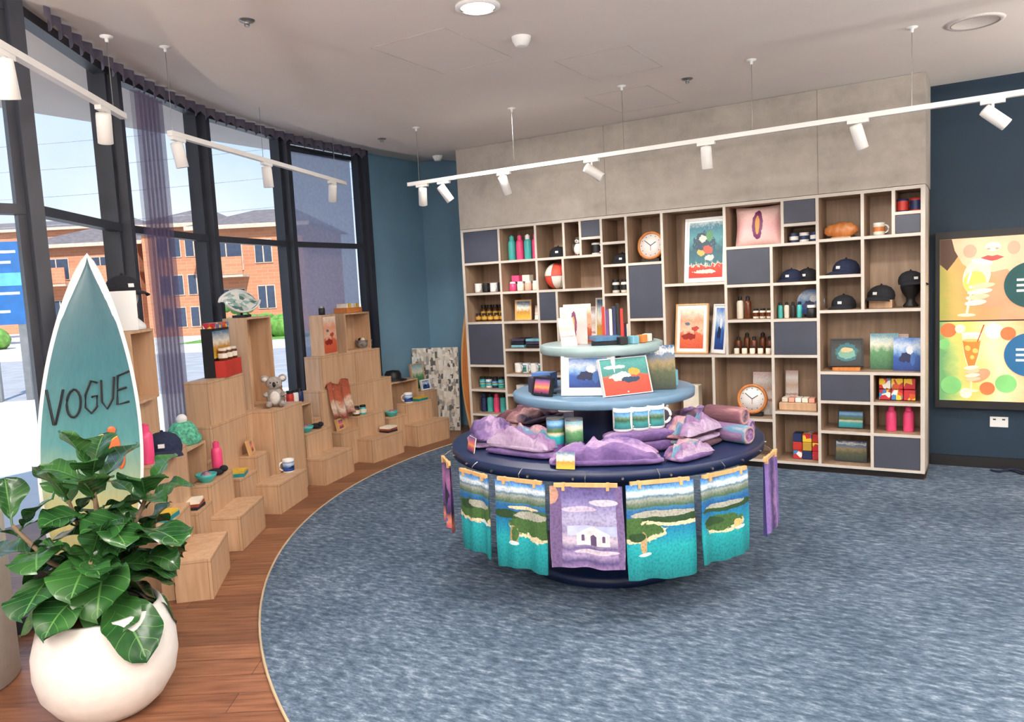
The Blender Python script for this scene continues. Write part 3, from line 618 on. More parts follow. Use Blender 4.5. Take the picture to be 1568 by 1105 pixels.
def aerial(nm,land,seed=4.,hz=0.):
    S=[(0,(6,116,122)),(.16,(12,142,148)),(.34,(26,166,172)),(.46,(22,144,174)),(.6,(20,108,162)),(.70,(28,100,162)),(.745,(60,120,160)),(.76,(70,104,72)),(.80,(120,134,118)),(.835,(160,168,160)),(.86,(96,130,150)),(.88,(200,222,240)),(.91,(244,248,250)),(.94,(130,186,234)),(1,(36,118,208))]
    return PR(nm,S,.06,seed,(1,1.8,1),.8,blobs=land,edgy=1.1,soft=.02,grain=.55,gs=34)
sand=(232,216,178);grn=(66,104,50);grn2=(40,74,38);town=(172,172,160);surf=(222,238,240)
tw=[(-68,PR('towel_dusk',[(0,(200,90,110)),(.12,(240,150,120)),(.25,(60,50,90)),(.5,(120,80,150)),(.75,(180,120,170)),(1,(60,60,110))],.3,5,rough=.85,blobs=((.5,.5,.22,.2,(40,34,60)),(.4,.12,.3,.05,(60,120,200)))),.24,.36),
 (-46,aerial('towel_beach_1',((.5,.52,.75,.13,sand),(.5,.56,.75,.125,grn),(.3,.60,.3,.06,grn2),(.65,.63,.3,.05,town),(.8,.42,.14,.03,surf)),7.3),.27,.40),
 (-27,aerial('towel_beach_2',((.8,.50,.5,.16,sand),(.8,.54,.5,.155,grn),(.25,.62,.35,.05,grn2),(.7,.62,.3,.05,town),(.38,.38,.085,.12,(176,146,100)),(.40,.40,.06,.09,grn),(.36,.29,.10,.025,surf),(.55,.70,.3,.02,sand)),9.1),.29,.43),
 (-6,PR('towel_chapel',[(0,(150,122,168)),(.08,(84,74,124)),(.16,(170,150,190)),(.24,(110,96,146)),(.34,(206,192,210)),(.46,(150,140,182)),(.6,(176,172,206)),(.75,(148,140,190)),(.88,(112,104,160)),(1,(96,84,140))],.10,5,(1,2,1),rough=.85,edgy=.25,soft=.02,grain=.5,blobs=((.08,.5,.09,.7,(112,92,136)),(.02,.9,.1,.12,(196,150,130)),(.95,.5,.05,.6,(120,100,144)),(.74,.80,.20,.04,(214,204,222)),(.40,.72,.24,.035,(204,190,214)),(.62,.20,.30,.03,(214,200,216)))),.34,.385),
 (15.5,aerial('towel_beach_3',((.2,.50,.36,.12,sand),(.16,.54,.36,.12,grn),(.75,.60,.5,.055,sand),(.75,.64,.55,.055,grn2),(.5,.68,.5,.035,town),(.24,.37,.055,.13,(196,164,120)),(.15,.45,.12,.05,grn2),(.26,.26,.10,.02,surf)),6.2),.33,.45),
 (37,aerial('towel_beach_4',((.45,.42,.36,.10,sand),(.42,.45,.36,.095,grn),(.25,.48,.2,.05,grn2),(.70,.38,.07,.07,(214,186,120)),(.75,.34,.10,.02,surf),(.6,.62,.6,.045,grn2),(.5,.65,.4,.03,town)),8.),.33,.41),
 (64,PR('towel_lilac',[(0,(110,110,190)),(.3,(150,120,190)),(.5,(60,50,100)),(.7,(180,140,190)),(1,(110,90,160))],.4,4,rough=.85,axis=0),.28,.38)]
def clothf(w,h,k,zt,off):
    def f(u,v):
        fold=.012*math.sin(u*9+k)+.007*math.sin(u*17+k*2)
        return ((u-.5)*w*(1+.02*math.sin(v*5)),fold*(1-.6*v)+off-.006*(1-v),zt-h*(1-v)-.006*math.sin(u*7+k)*(1-v))
    return f
for k,(deg,mt,w,h) in enumerate(tw):
    x,y,a=tpos(deg,.905+.014*(k%2)+(.02 if abs(deg)>60 else 0));b=B('hanging_tea_towel');b.at(x,y,0,rz=a+pi/2)
    zt=.675
    b.grid(clothf(w,h,k,zt,-.003),26,10,mt);b.grid(clothf(w,h,k,zt,.002),26,10,mt)
    if k==3: # stone chapel printed on this towel
        F_=clothf(w,h,k,zt,-.0045)
        def patch(u0,u1,v0,v1,top,mat_):
            b.grid(lambda u,v:F_(u0+(u1-u0)*u,v0+(v1-v0+ (top*(1-abs(2*u-1))))*v),14,6,mat_)
        st_=M('print_stone',(226,216,220),.85,var=.12,scale=30);dk=M('print_shadow',(86,70,104),.85);sea=M('print_lilac_sea',(176,184,220),.85,var=.08,scale=20)
        F_=clothf(w,h,k,zt,-.0042);patch(.24,.90,.40,.52,0,sea)
        F_=clothf(w,h,k,zt,-.0048);patch(.36,.80,.28,.42,.10,st_)
        F_=clothf(w,h,k,zt,-.0054);patch(.54,.62,.28,.39,.025,dk);patch(.42,.46,.33,.40,.01,dk);patch(.70,.74,.33,.40,.01,dk)
    b.box((0,-.001,zt+.005),(w*.86,.014,.018),palew)
    for s in(-1,1): b.box((s*w*.3,-.001,zt-.002),(.014,.022,.035),palew)
    b.tube([(0,0,zt+.014),(0,-.005,zt+.035),(0,.012,zt+.048),(0,.03,zt+.056)],.002,steel,5)
    b.done()
def pillow(b,c,w,d,h,mat,rz=0,seed=0,wav=.006):
    T=b.T.copy();b.T=T@Matrix.Translation(c)@Matrix.Rotation(rz,4,'Z');n,m=40,14;vs=[];uv=[]
    sp=lambda q,e:math.copysign(abs(q)**e,q)
    for j in range(m+1):
        p=-pi/2+pi*j/m
        for i in range(n):
            a=2*pi*i/n;X=sp(math.cos(p),.5)*sp(math.cos(a),.35);Y=sp(math.cos(p),.5)*sp(math.sin(a),.35);Z=sp(math.sin(p),.8)
            q=noise.noise(Vector((X*1.6+seed,Y*1.6,Z+seed)));q2=noise.noise(Vector((X*5+seed,Y*1.5,seed)))
            vs.append((X*w/2*(1+.05*q),Y*d/2*(1+.05*q),h/2+Z*h/2+(wav*(q*1.5+q2*1.2) if Z>0 else 0)));uv.append((.5+X*.5,.5+Y*.5+Z*.1))
    b.add(vs,[(j*n+i,j*n+(i+1)%n,(j+1)*n+(i+1)%n,(j+1)*n+i) for j in range(m) for i in range(n)],mat,uv,True);b.T=T
def crumple(b,c,w,d,h,mat,rz=0,seed=0):
    T=b.T.copy();b.T=T@Matrix.Translation(c)@Matrix.Rotation(rz,4,'Z')
    def f(u,v):
        X=(u-.5)*2;Y=(v-.5)*2;e=max(0,(1-abs(X)**3.)*(1-abs(Y)**3.))**.6
        q=noise.noise(Vector((X*1.3+seed,Y*1.3,seed*1.7)))
        s1=.5+.5*math.sin(X*9+Y*2.5+q*6+seed);s2=.5+.5*math.sin(X*4-Y*10+q*7+seed*2);s3=.5+.5*math.sin(X*19+Y*5+q*9)
        n_=1+.10*noise.noise(Vector((X*2,Y*2,seed)))
        return (X*w/2*n_+.02*s2*X,Y*d/2*n_,.002+h*e*(.36+.28*q+.24*s1+.16*s2+.07*s3))
    b.grid(f,84,56,mat);b.T=T
def scarf(name,deg,r,w,d,h,mat,rz=0,seed=0,layers=2,mat2=None):
    x,y,a=tpos(deg,r);b=B(name);b.at(x,y,.7315,rz=a+pi/2+rz);z=0
    for k in range(layers):
        pillow(b,(.01*k*math.sin(seed+k),.008*k,z),w*(1-.05*k),d*(1-.06*k),.034,mat if k%2==0 else (mat2 or mat),.06*math.sin(seed*3+k),seed+k*3.1);z+=.029
    crumple(b,(0,0,z-.006),w*.86,d*.84,h-z,mat2 or mat,0,seed);b.done()
scarf('folded_scarf_pile',0,.69,.54,.22,.14,fab1,0,1,1)
scarf('mauve_scarf',-42,.60,.44,.24,.18,fab1,.15,3,2,fab2)
scarf('crumpled_scarf',-76,.64,.32,.28,.17,fab2,0,5,2,fab1)
scarf('brown_scarf',50,.58,.34,.22,.19,fab3,0,9,3,fab2)
scarf('lilac_scarf',32,.76,.26,.13,.11,fab1,.2,11,1,fab2)
scarf('plum_scarf',105,.6,.4,.3,.14,fab1,0,13);scarf('rose_scarf',170,.6,.4,.3,.12,fab2,0,15);scarf('dusk_scarf',-130,.6,.4,.3,.14,fab3,0,17)
b=B('rolled_beach_towels')
for i,(dg,r,z,m_) in enumerate(((66,.72,.05,fab2),(79,.70,.05,fab1),(72,.68,.13,fab3))):
    x,y,a=tpos(dg,r);e=Vector((math.cos(a-.4),math.sin(a-.4),0));c=Vector((x,y,.731+z))-e*.12
    b.lathe(c,[(.035,0),(.046,.006),(.049,.02),(.049,.22),(.046,.235),(.035,.24),(.034,.232),(.02,.24),(.001,.232)],m_,20,ax=e)
b.done()
b=B('souvenir_mugs')
for i,dg in enumerate((11,21,31)):
    x,y,a=tpos(dg,.50);mug(b,x,y,.845,p_mug,1.25,white,a+1.2)
x,y,a=tpos(21,.50);b.at(x,y,.731,rz=a+pi/2);pillow(b,(0,0,0),.40,.15,.06,fab1,0,4);pillow(b,(0,0,.055),.38,.14,.06,fab1,0,6,.001);b.T=Matrix();b.done()
b=B('printed_tins')
for i,dg in enumerate((-25,-15)):
    x,y,a=tpos(dg,.58);b.cyl((x,y,.80),.045,.12,p_green if i else p_beach,24);b.cyl((x,y,.92),.046,.008,steel,24);b.cyl((x,y,.731),.05,.069,violet)
b.done()
for dg,r,pm,w in ((-62,.81,p_sunset,.11),(-13,.84,p_yel,.09)):
    x,y,a=tpos(dg,r);b=B('price_card');book(b,x,y,.733,w,.08,pm,.004,.2,a+pi/2);b.done()
def tframe(name,deg,r,z,w,h,fm,pm,rz=0,lean=.2,bw=.02,mw=None):
    x,y,a=tpos(deg,r);b=B(name);frame(b,x,y,z+.003,w,h,fm,pm,lean,a+pi/2+rz,bw,mw);
    b.tube([(x+.0,y,z+.02),(x-.10*math.cos(a),y-.10*math.sin(a),z+.005)],.004,fm);b.done()
tframe('framed_photo',-14,.32,1.001,.29,.24,white,p_blue,.05,.12,.02,.022)
tframe('bird_art_book',22,.36,1.001,.29,.2,white,p_red,.12,.3,.004)
tframe('small_photo_frame',-52,.42,1.001,.14,.1,black,p_sunset,.2,.25,.01)
x,y,a=tpos(62,.36);b=B('tourist_magazine');book(b,x,y,1.003,.16,.24,p_mag,.02,.12,cam_ang+pi/2+.1);b.done()
b=B('souvenir_boxes')
for dg,r,c in((-75,.36,fab3),(95,.36,p_green),(120,.38,p_yel),(-110,.36,p_blue),(170,.38,p_txt)):
    x,y,a=tpos(dg,r);b.box((x,y,1.0445),(.12,.1,.085),c,rz=a)
b.done()
TZ=1.261
b=B('postcard_holder')
x,y,a=tpos(-60,.17);book(b,x,y,TZ,.15,.21,p_pink,.01,.15,cam_ang+pi/2);x,y,a=tpos(-42,.25);book(b,x,y,TZ,.09,.16,p_txt,.01,.3,cam_ang+pi/2+.5)
x,y,a=tpos(-120,.15);book(b,x,y,TZ,.16,.22,p_coast,.01,.15,cam_ang+pi/2);b.done()
b=B('book_stack')
x,y,a=tpos(10,.14)
for i in range(2): b.box((x,y,TZ+.011+i*.022),(.2,.15,.02),[capm,p_yel][i],rz=cam_ang+.2*i)
b.done()
b=B('upright_books')
x,y,a=tpos(80,.07);b.at(x,y,TZ,rz=cam_ang+pi/2)
for i in range(6):
    h=.18+.04*random.random();b.box((-.05+i*.02,0,h/2),(.016,.14,h),[red,violet,cream,dkblue,black,red][i%6])
b.done()
b=B('soap_boxes')
for i in range(5):
    x,y,a=tpos(85-i*15,.27);b.box((x,y,TZ+.022),(.045,.045,.042),[black,cream,orangew,p_green,black][i],rz=a)
b.done(.003)

# ---------------------------------------------------------------- plywood display box stacks
def pb(b,t0,t1,r0,r1,z0,z1,opn=None):
    tm=(t0+t1)/2;a=math.radians(tm);rm=(r0+r1)/2;w=math.radians(t0-t1)*rm;x,y=PP(tm,rm)
    yx=Vector((-math.cos(a),-math.sin(a)));b.T=Matrix.Translation((x,y,0))@Matrix.Rotation(math.atan2(yx.y,yx.x)-pi/2,4,'Z')
    d=r1-r0;k=.015
    if opn is None:
        b.bb(-w/2,w/2,-d/2,d/2,z0,z1,ply)
        b.bb(-w/2-.001,w/2+.001,-d/2-.001,d/2+.001,z1-.017,z1-.0145,plye)
        b.bb(-w/2+.014,-w/2+.0165,-d/2-.001,-d/2,z0,z1,plye);b.bb(w/2-.0165,w/2-.014,-d/2-.001,-d/2,z0,z1,plye)
        b.bb(-w/2-.001,-w/2,-d/2+.014,-d/2+.0165,z0,z1,plye)
    else:
        b.bb(-w/2,w/2,-d/2,d/2,z0,z0+k,ply);b.bb(-w/2,w/2,-d/2,d/2,z1-k,z1,ply)
        b.bb(-w/2,-w/2+k,-d/2,d/2,z0+k,z1-k,ply);b.bb(w/2-k,w/2,-d/2,d/2,z0+k,z1-k,ply)
        b.bb(-w/2+k,w/2-k,d/2-k,d/2,z0+k,z1-k,ply)
    b.T=Matrix()
LOW=[44.4,35.3,26.1,16.8,7.3,-1.2]
for i,n0 in enumerate(LOW):
    b=B('plywood_display_boxes')
    pb(b,n0,n0-5.6,4.95,5.14,0,.225)
    if i==0: pb(b,n0-.6,n0-5.2,5.14,5.22,0,.43)
    else: pb(b,n0-.6,n0-(2.8 if i==2 else 5.2),5.14,5.28,0,.43)
    if i not in(0,3): pb(b,n0+2.6,n0-.6,5.14,5.28,0,.33)
    if i==0:
        pb(b,42.6,36.0,5.22,5.52,0,.73);pb(b,42.6,36.2,5.36,5.51,.73,1.05);pb(b,41.6,37.4,5.31,5.505,1.05,1.46,1)
    elif i%2==0:
        o=n0-26.1
        pb(b,29.5+o,23.6+o,5.28,5.49,0,.73);pb(b,23.5+o,17.6+o,5.28,5.52,0,.73)
        pb(b,28.8+o,23.0+o,5.30,5.485,.73,1.04)
        if i==2: pb(b,22.5,17.2,5.10,5.28,0,.73);pb(b,21.6,17.6,5.31,5.515,.73,1.46,1)
        else: pb(b,22.9+o,19.0+o,5.30,5.52,.73,1.04);pb(b,24.2+o,20.2+o,5.31,5.51,1.04,1.42,1)
    else:
        pb(b,n0+.2,n0-4.4,5.28,5.50,0,.66,1);pb(b,n0-4.5,n0-(7.5 if i==5 else 5.7),5.28,5.50,0,.5)
    b.done()
def pl(th,r): x,y=PP(th,r);return x,y,math.atan2(-math.sin(math.radians(th)),-math.cos(math.radians(th)))-pi/2
def koala(b,x,y,z,rz,s):
    b.at(x,y,z,rz=rz,sc=s);lt=M('plush_white',(222,216,210),.95,bump=.5,scale=40)
    b.ball((0,0,.085),(.075,.065,.09),grey,20,14);b.ball((0,-.035,.08),(.05,.04,.065),lt);b.ball((0,-.015,.205),(.07,.06,.06),grey,20,14)
    for q in(-1,1):
        b.ball((q*.075,0,.245),(.036,.02,.034),grey);b.ball((q*.075,-.014,.243),(.022,.012,.02),lt)
        b.ball((q*.028,-.066,.215),.007,black,8,6);b.ball((q*.07,-.035,.11),(.024,.05,.024),grey,R=Matrix.Rotation(q*.4,3,'Z'));b.ball((q*.055,-.075,.03),(.028,.055,.028),grey)
    b.ball((0,-.075,.198),(.014,.014,.024),black)
b=B('koala_plush_toy');x,y=PP(20.0,5.20);koala(b,x,y,.732,.85,.92);b.done()
b=B('kangaroo_plush_toy');x,y=PP(15.6,5.40);b.at(x,y,.662,rz=.9,sc=.95);kg=M('kangaroo_brown',(165,125,92),.95,bump=.5,scale=40)
b.ball((0,.02,.07),(.05,.065,.07),kg,18,12);b.ball((0,-.02,.13),(.034,.036,.06),kg);b.ball((0,-.045,.19),(.027,.042,.028),kg)
for q in(-1,1): b.ball((q*.018,-.025,.235),(.01,.007,.03),kg);b.ball((q*.045,-.03,.02),(.018,.06,.02),kg);b.ball((q*.03,-.06,.11),(.01,.03,.012),kg);b.ball((q*.016,-.075,.195),.004,black,8,6)
b.tube([(0,.07,.04),(0,.11,.025),(0,.14,.02)],[.025,.018,.006],kg);b.ball((0,-.086,.188),.007,black,8,6);b.done()
b=B('boxed_jam_gift_set');x,y,a=pl(24.6,5.38);b.at(x,y,1.042,rz=a+.12)
b.bb(-.17,.17,-.0,.08,0,.36,black);b.bb(-.16,.16,-.08,-.0,.0,.12,red)
b.quad((-.165,-.0015,.14),(.165,-.0015,.14),(.165,-.0015,.34),(-.165,-.0015,.34),p_yel)
for i in range(3): jar(b,-.1+i*.1,-.04,.12,amber,cream,.09,.034,cream)
b.box((0,.03,.38),(.3,.08,.04),mix1);b.done()
b=B('surfboard_shaped_tray');x,y,a=pl(20.6,5.40);b.at(x,y,1.462,rz=a+.15)
b.box((0,0,.01),(.14,.1,.02),black);b.tube([(0,0,.01),(0,0,.07)],.01,black)
pt=VO('tray_pattern',[(225,230,225),(150,185,180),(200,205,200),(240,240,235),(90,120,110)],7)
def tray(o):
    def f(u,v): 
        w=.085*(math.sin(pi*min(1,max(0,u)))**.55);return ((u-.5)*.70,(v-.5)*.05+o,.13+(v-.5)*2*w)
    return f
b.grid(tray(-.008),30,6,pt);b.grid(tray(.008),30,6,pt)
b.tube([(tray(0)(i/40,1)) for i in range(41)],.010,white);b.tube([(tray(0)(i/40,0)) for i in range(41)],.010,white);b.done()
b=B('mannequin_bust_with_cap');x,y,a=pl(38.9,5.41);b.at(x,y,1.462,rz=.9)
b.lathe((0,0,0),[(.10,0),(.105,.01),(.1,.03),(.07,.06),(.045,.085),(.045,.11),(.06,.13),(.075,.17),(.078,.21),(.06,.25),(.001,.27)],white,26)
b.ball((0,-.075,.165),(.014,.02,.02),white);b.ball((0,-.05,.12),(.03,.03,.02),white)
cap(b,0,0,.2,capm,0.6,1.05);b.done()
b=B('printed_brochure_sign');x,y,a=pl(41.0,5.36);b.at(x,y,1.462);book(b,0,0,0.002,.15,.22,white,.01,.1,.9);b.done()
b=B('torso_dress_form');x,y,a=pl(36.7,5.43);b.at(x,y,1.052,rz=.9)
b.lathe((0,0,0),[(.05,0),(.06,.02),(.07,.08),(.062,.16),(.05,.22),(.072,.28),(.075,.33),(.045,.37),(.028,.40),(.001,.41)],VO('floral',[(20,20,24),(30,30,34),(200,190,180),(15,15,18)],24,'Object'),24);b.done()
b=B('crochet_beanie');x,y=PP(31.9,5.39);b.lathe((x,y,.662),[(.105,0),(.118,.015),(.113,.03),(.115,.045),(.095,.065),(.09,.10),(.06,.14),(.001,.155)],M('green_knit',(90,170,140),.95,var=.3,scale=50,bump=1),28);b.ball((x,y,.662+.165),.035,white,12,8);b.done()
b=B('baseball_cap');x,y=PP(39.0,5.27);cap(b,x,y,.732,capn,.9,1.15);b.done()
b=B('drink_bottle');bottle(b,*PP(42.0,5.28),.732,pink,pink,.22,.042);b.done()
b=B('drink_bottle');bottle(b,*PP(31.0,5.21),.432,pink,pink,.22,.036);b.done()
b=B('silk_scarf_drape');
def sf(u,v):
    th=9.8-3.4*u;r=5.265-.02*math.sin(u*14)-.06*v*v;x,y=PP(th,r);return (x,y,.80-.34*v+.02*math.sin(u*9)) if v>.2 else (x-.2*(.2-v),y,.74+.3*(v)+.02*math.sin(u*9))
b.grid(sf,30,14,fabr);b.done()
b=B('souvenir_tin_row')
for i in range(3): x,y=PP(14.2-i*.8,5.39);jar(b,x,y,.662,[red,white,dkblue][i],black,.12,.035)
b.done()
b=B('wooden_gift_display');x,y,a=pl(8.0,5.39);b.at(x,y,1.042,rz=a+.1);b.bb(-.12,.12,-.07,.07,0,.38,ply)
b.quad((-.11,-.0715,.02),(.11,-.0715,.02),(.11,-.0715,.36),(-.11,-.0715,.36),p_coast);jar(b,0,0,.38,black,steel,.08,.03);b.done()
b=B('pinecone_basket');x,y,a=pl(1.2,5.42);b.lathe((x,y,1.042),[(.05,0),(.08,.03),(.085,.09),(.078,.09),(.07,.03),(.001,.01)],M('woven_grey',(110,104,100),.9,var=.4,scale=30,bump=1),20)
for i in range(5): b.ball((x+.03*math.cos(i*1.3),y+.03*math.sin(i*1.3),1.13),.03,capm if i%2 else cream,8,6)
b.done()
b=B('basket_of_cards');x,y,a=pl(3.4,5.42);b.at(x,y,1.422,rz=a);b.bb(-.12,.12,-.08,.08,0,.05,orangew)
for i in range(5): b.box((-.08+i*.04,0,.065),(.03,.12,.05),[cream,p_yel,white][i%3])
b.done()
b=B('felt_hat');x,y=PP(-3.0,5.41);b.lathe((x,y,.662),[(.15,.0),(.15,.006),(.09,.02),(.088,.07),(.07,.1),(.001,.11)],black,28);b.done()
b=B('wooden_plaques');x,y,a=pl(-7.2,5.4);b.at(x,y,.502,rz=a);frame(b,0,0,0.002,.2,.3,ply,p_green,.15);frame(b,.02,-.08,0.002,.14,.12,white,p_blue,.2);b.done()
def small(b,kind,x,y,z,rz):
    b.at(x,y,z,rz=rz,sc=1.15)
    if kind==0: b.box((0,0,.01),(.13,.09,.02),p_beach);b.box((.005,0,.026),(.12,.085,.012),p_yel)
    elif kind==1: frame(b,0,.01,.002,.12,.1,palew,p_sunset,.2)
    elif kind==2:
        for q in(-1,1): jar(b,q*.036,0,0,[amber,teal][q>0],black,.08,.03,cream)
    elif kind==3: b.lathe((0,0,0),[(.03,0),(.055,.03),(.06,.045),(.055,.045),(.03,.008),(.001,.006)],teal,20);b.ball((0,0,.03),.03,fab2,10,8)
    elif kind==4: mug(b,0,0,0,p_blue,.95,white,2.5)
    elif kind==5:
        for q in range(3): b.box((0,0,.008+.016*q),(.12,.1,.015),[capm,fabr,cream][q],rz=.1*q)
    elif kind==6: b.ball((0,0,.02),(.04,.05,.02),capm);b.ball((0,-.045,.035),(.022,.025,.02),capm);b.ball((.02,.05,.012),(.03,.015,.01),cream)
    b.T=Matrix()
kk=0
for i,n0 in enumerate(LOW):
    b=B('souvenir_assortment')
    spots=[(n0-1.7,5.20,.4305)]
    if i in(1,3,5): spots+=[(n0-3.6,5.20,.4305)]
    if i==1: spots+=[(34.6,5.38,.6605)]
    if i in(2,4): spots+=[(n0-4.4,5.05,.2255)]
    if i not in(0,3): spots+=[(n0+1.2,5.21,.3305)]
    for th,r,z in spots:
        x,y,a=pl(th,r);small(b,kk%7,x,y,z,a+random.uniform(-.3,.3));kk+=3
    if i%2: 
        for q in(0,1): x,y=PP(n0-1-q*1.1,5.38);jar(b,x,y,.0155,black,steel,.16,.045)
    b.done()
b=B('mosaic_art_panel')
b.T=Matrix.Translation((-5.33,6.90,0))@Matrix.Rotation(.30,4,'Z')@Matrix.Rotation(-.08,4,'X')
b.bb(-.28,.28,0,.03,0.003,.95,white);b.quad((-.28,-.001,0.003),(.28,-.001,0.003),(.28,-.001,.95),(-.28,-.001,.95),mosaic);b.done()
def board(name,x,y,rz,lean,L,W,mat,rim,z=.0,extra=None,roll=0):
    b=B(name);b.T=Matrix.Translation((x,y,z))@Matrix.Rotation(rz,4,'Z')@Matrix.Rotation(-lean,4,'X')@Matrix.Rotation(roll,4,'Y')
    def wd(v):
        s=max(0,math.sin(pi*(.10+.90*v)) if v<.45 else math.cos((v-.45)/.55*pi/2)**.72*math.sin(pi*.505))
        return W/2*s
    def side(sg,off=0,k=1.):
        def f(u,v):
            w=max(0,wd(v)-(.016 if k<1 else 0));X=(u*2-1);return (X*w,sg*(.028*(max(0,1-X*X*(k*k)))**.5*(1-.3*v))+off,L*(v*(1 if k==1 else .98)+(0 if k==1 else .008)))
        return f
    b.grid(side(-1),20,50,rim);b.grid(side(1),20,50,rim)
    b.grid(side(-1,-.003,.93),20,50,mat)
    if extra: extra(b,wd)
    return b.done()
p_surf=PR('surfboard_art',[(0,(14,50,90)),(.10,(40,90,120)),(.18,(160,158,110)),(.30,(190,180,122)),(.40,(140,164,138)),(.5,(76,136,140)),(.7,(42,106,118)),(1,(28,84,100))],.08,5,rough=.25,grain=.15)
def vogue(b,wd):
    z0=1.07;h=.18
    def st(pts,x0):
        P=[]
        for px_,pz in pts:
            X=x0*.92+px_*.072;P.append((X,-.036+.03*min(1,abs(X)/.24)**2.5,z0+pz*h+X*.25))
        b.tube(P,.006,black,6)
    st([(0,1),(.2,.5),(.4,.0),(.5,.0),(.8,.5),(1,.9)],-.205)
    st([(.5+.42*math.cos(a),.45+.38*math.sin(a)) for a in [i*pi/8 for i in range(17)]],-.118)
    st([(.9,.85),(.5,.95),(.15,.6),(.15,.25),(.5,.05),(.85,.2),(.85,.5),(.5,.5)],-.035)
    st([(.1,.9),(.12,.3),(.45,.05),(.8,.3),(.9,.9)],.045)
    st([(.9,.95),(.15,.9),(.1,.1),(.85,.1)],.122);st([(.12,.5),(.7,.52)],.122)
    ora=M('paint_orange',(205,100,50),.4);yl=M('paint_yellow',(220,180,60),.4)
    for (x_,z_,rx_,rz_,m_) in ((.07,.95,.05,.025,yl),(.10,.90,.03,.07,ora),(.05,.90,.02,.035,red),(.13,.84,.02,.05,ora),(.09,.99,.02,.02,ora)):
        b.ball((x_,-.031,z_),(rx_,.004,rz_),m_,14,8)
board('surfboard',-3.80,2.03,1.05,.06,1.88,.47,p_surf,white,extra=vogue,roll=.07)
b=B('surfboard_stand');b.at(-3.76,2.0,0,rz=1.05);b.box((0,-.10,.04),(.3,.1,.08),dkblue);b.box((0,.2,.04),(.3,.1,.08),dkblue);b.box((-.18,.05,.02),(.03,.34,.04),dkblue);b.box((.18,.05,.02),(.03,.34,.04),dkblue);b.done()
board('wooden_surfboard',-4.63,6.66,.35,.05,1.55,.26,orangew,palew)
b=B('concrete_plinth');b.lathe((-3.81,1.36,0),[(.28,0),(.29,.01),(.29,.76),(.28,.77),(.001,.77)],conc,48);b.done()

# ---------------------------------------------------------------- potted fiddle leaf fig
pm=M('white_ceramic_pot',(226,223,218),.6,var=.02,scale=20,bump=.1)
PX,PY=-2.99,1.63
b=B('potted_fiddle_leaf_fig')
b.lathe((PX,PY,0.0),[(.14,0),(.16,.005),(.2,.04),(.245,.11),(.262,.19),(.26,.27),(.235,.36),(.215,.41),(.205,.415),(.2,.40),(.215,.30),(.22,.2)],pm,56)
b.lathe((PX,PY,.37),[(.001,.02),(.1,.015),(.207,.0)],M('soil_bark',(120,84,52),.95,var=.4,scale=30,bump=1),30)
def leafmat():
    m,nt,bs=_new('fig_leaf')
    uv=coords(nt,'UV');sx=N(nt,'ShaderNodeSeparateXYZ');nt.links.new(uv,sx.inputs[0])
    s1=N(nt,'ShaderNodeMath',operation='SUBTRACT');nt.links.new(sx.outputs[0],s1.inputs[0]);s1.inputs[1].default_value=.5
    ab=N(nt,'ShaderNodeMath',operation='ABSOLUTE');nt.links.new(s1.outputs[0],ab.inputs[0])
    sb=N(nt,'ShaderNodeMath',operation='MULTIPLY_ADD');nt.links.new(ab.outputs[0],sb.inputs[0]);sb.inputs[1].default_value=-.45;nt.links.new(sx.outputs[1],sb.inputs[2])
    m1=N(nt,'ShaderNodeMath',operation='MULTIPLY');nt.links.new(sb.outputs[0],m1.inputs[0]);m1.inputs[1].default_value=7
    fr=N(nt,'ShaderNodeMath',operation='FRACT');nt.links.new(m1.outputs[0],fr.inputs[0])
    l1=N(nt,'ShaderNodeMath',operation='LESS_THAN');nt.links.new(fr.outputs[0],l1.inputs[0]);l1.inputs[1].default_value=.05
    l2=N(nt,'ShaderNodeMath',operation='LESS_THAN');nt.links.new(ab.outputs[0],l2.inputs[0]);l2.inputs[1].default_value=.018
    mxx=N(nt,'ShaderNodeMath',operation='MAXIMUM');nt.links.new(l1.outputs[0],mxx.inputs[0]);nt.links.new(l2.outputs[0],mxx.inputs[1])
    n=N(nt,'ShaderNodeTexNoise');n.inputs['Scale'].default_value=5;nt.links.new(coords(nt),n.inputs['Vector'])
    r=ramp(nt,[(.3,(22,62,32)),(.7,(56,104,48))]);nt.links.new(n.outputs['Fac'],r.inputs[0])
    mx=N(nt,'ShaderNodeMix',data_type='RGBA');nt.links.new(mxx.outputs[0],mx.inputs['Factor']);nt.links.new(r.outputs[0],mx.inputs[6]);mx.inputs[7].default_value=lin((88,134,70))
    nt.links.new(mx.outputs[2],bs.inputs['Base Color']);bs.inputs['Roughness'].default_value=.24
    bp=N(nt,'ShaderNodeBump');bp.inputs['Strength'].default_value=.5;bp.inputs['Distance'].default_value=.004;bp.invert=True;nt.links.new(mxx.outputs[0],bp.inputs['Height']);nt.links.new(bp.outputs[0],bs.inputs['Normal'])
    return m
lm=leafmat();bark=M('fig_bark',(120,100,78),.9,var=.2,scale=20)
def leaf(b,base,az,el,L,W,droop,roll,seed):
    d=Vector((math.cos(az)*math.cos(el),math.sin(az)*math.cos(el),math.sin(el)))
    side=Vector((-math.sin(az),math.cos(az),0))
    side=Matrix.Rotation(roll,3,d)@side;up=side.cross(d)*-1
    if up.z<0: up=-up
    base=Vector(base);b.tube([base,base+d*.03],.004,lm,6);s0=base+d*.025
    def f(u,v):
        X=u*2-1
        w=W/2*(math.sin(pi*min(1,v**1.55))**.55)*(1-.20*math.exp(-((v-.30)/.13)**2)) if 0<v<1 else .0
        bend=droop*v*v
        p=s0+d*(L*(v-.28*bend*v))-Vector((0,0,1))*(L*bend*.75)
        fold=.22*abs(X)*w+.045*L*math.sin(v*14+seed+X*2.0)*abs(X)**1.5
        return p+side*(X*w)+up*fold
    b.grid(f,10,18,lm)
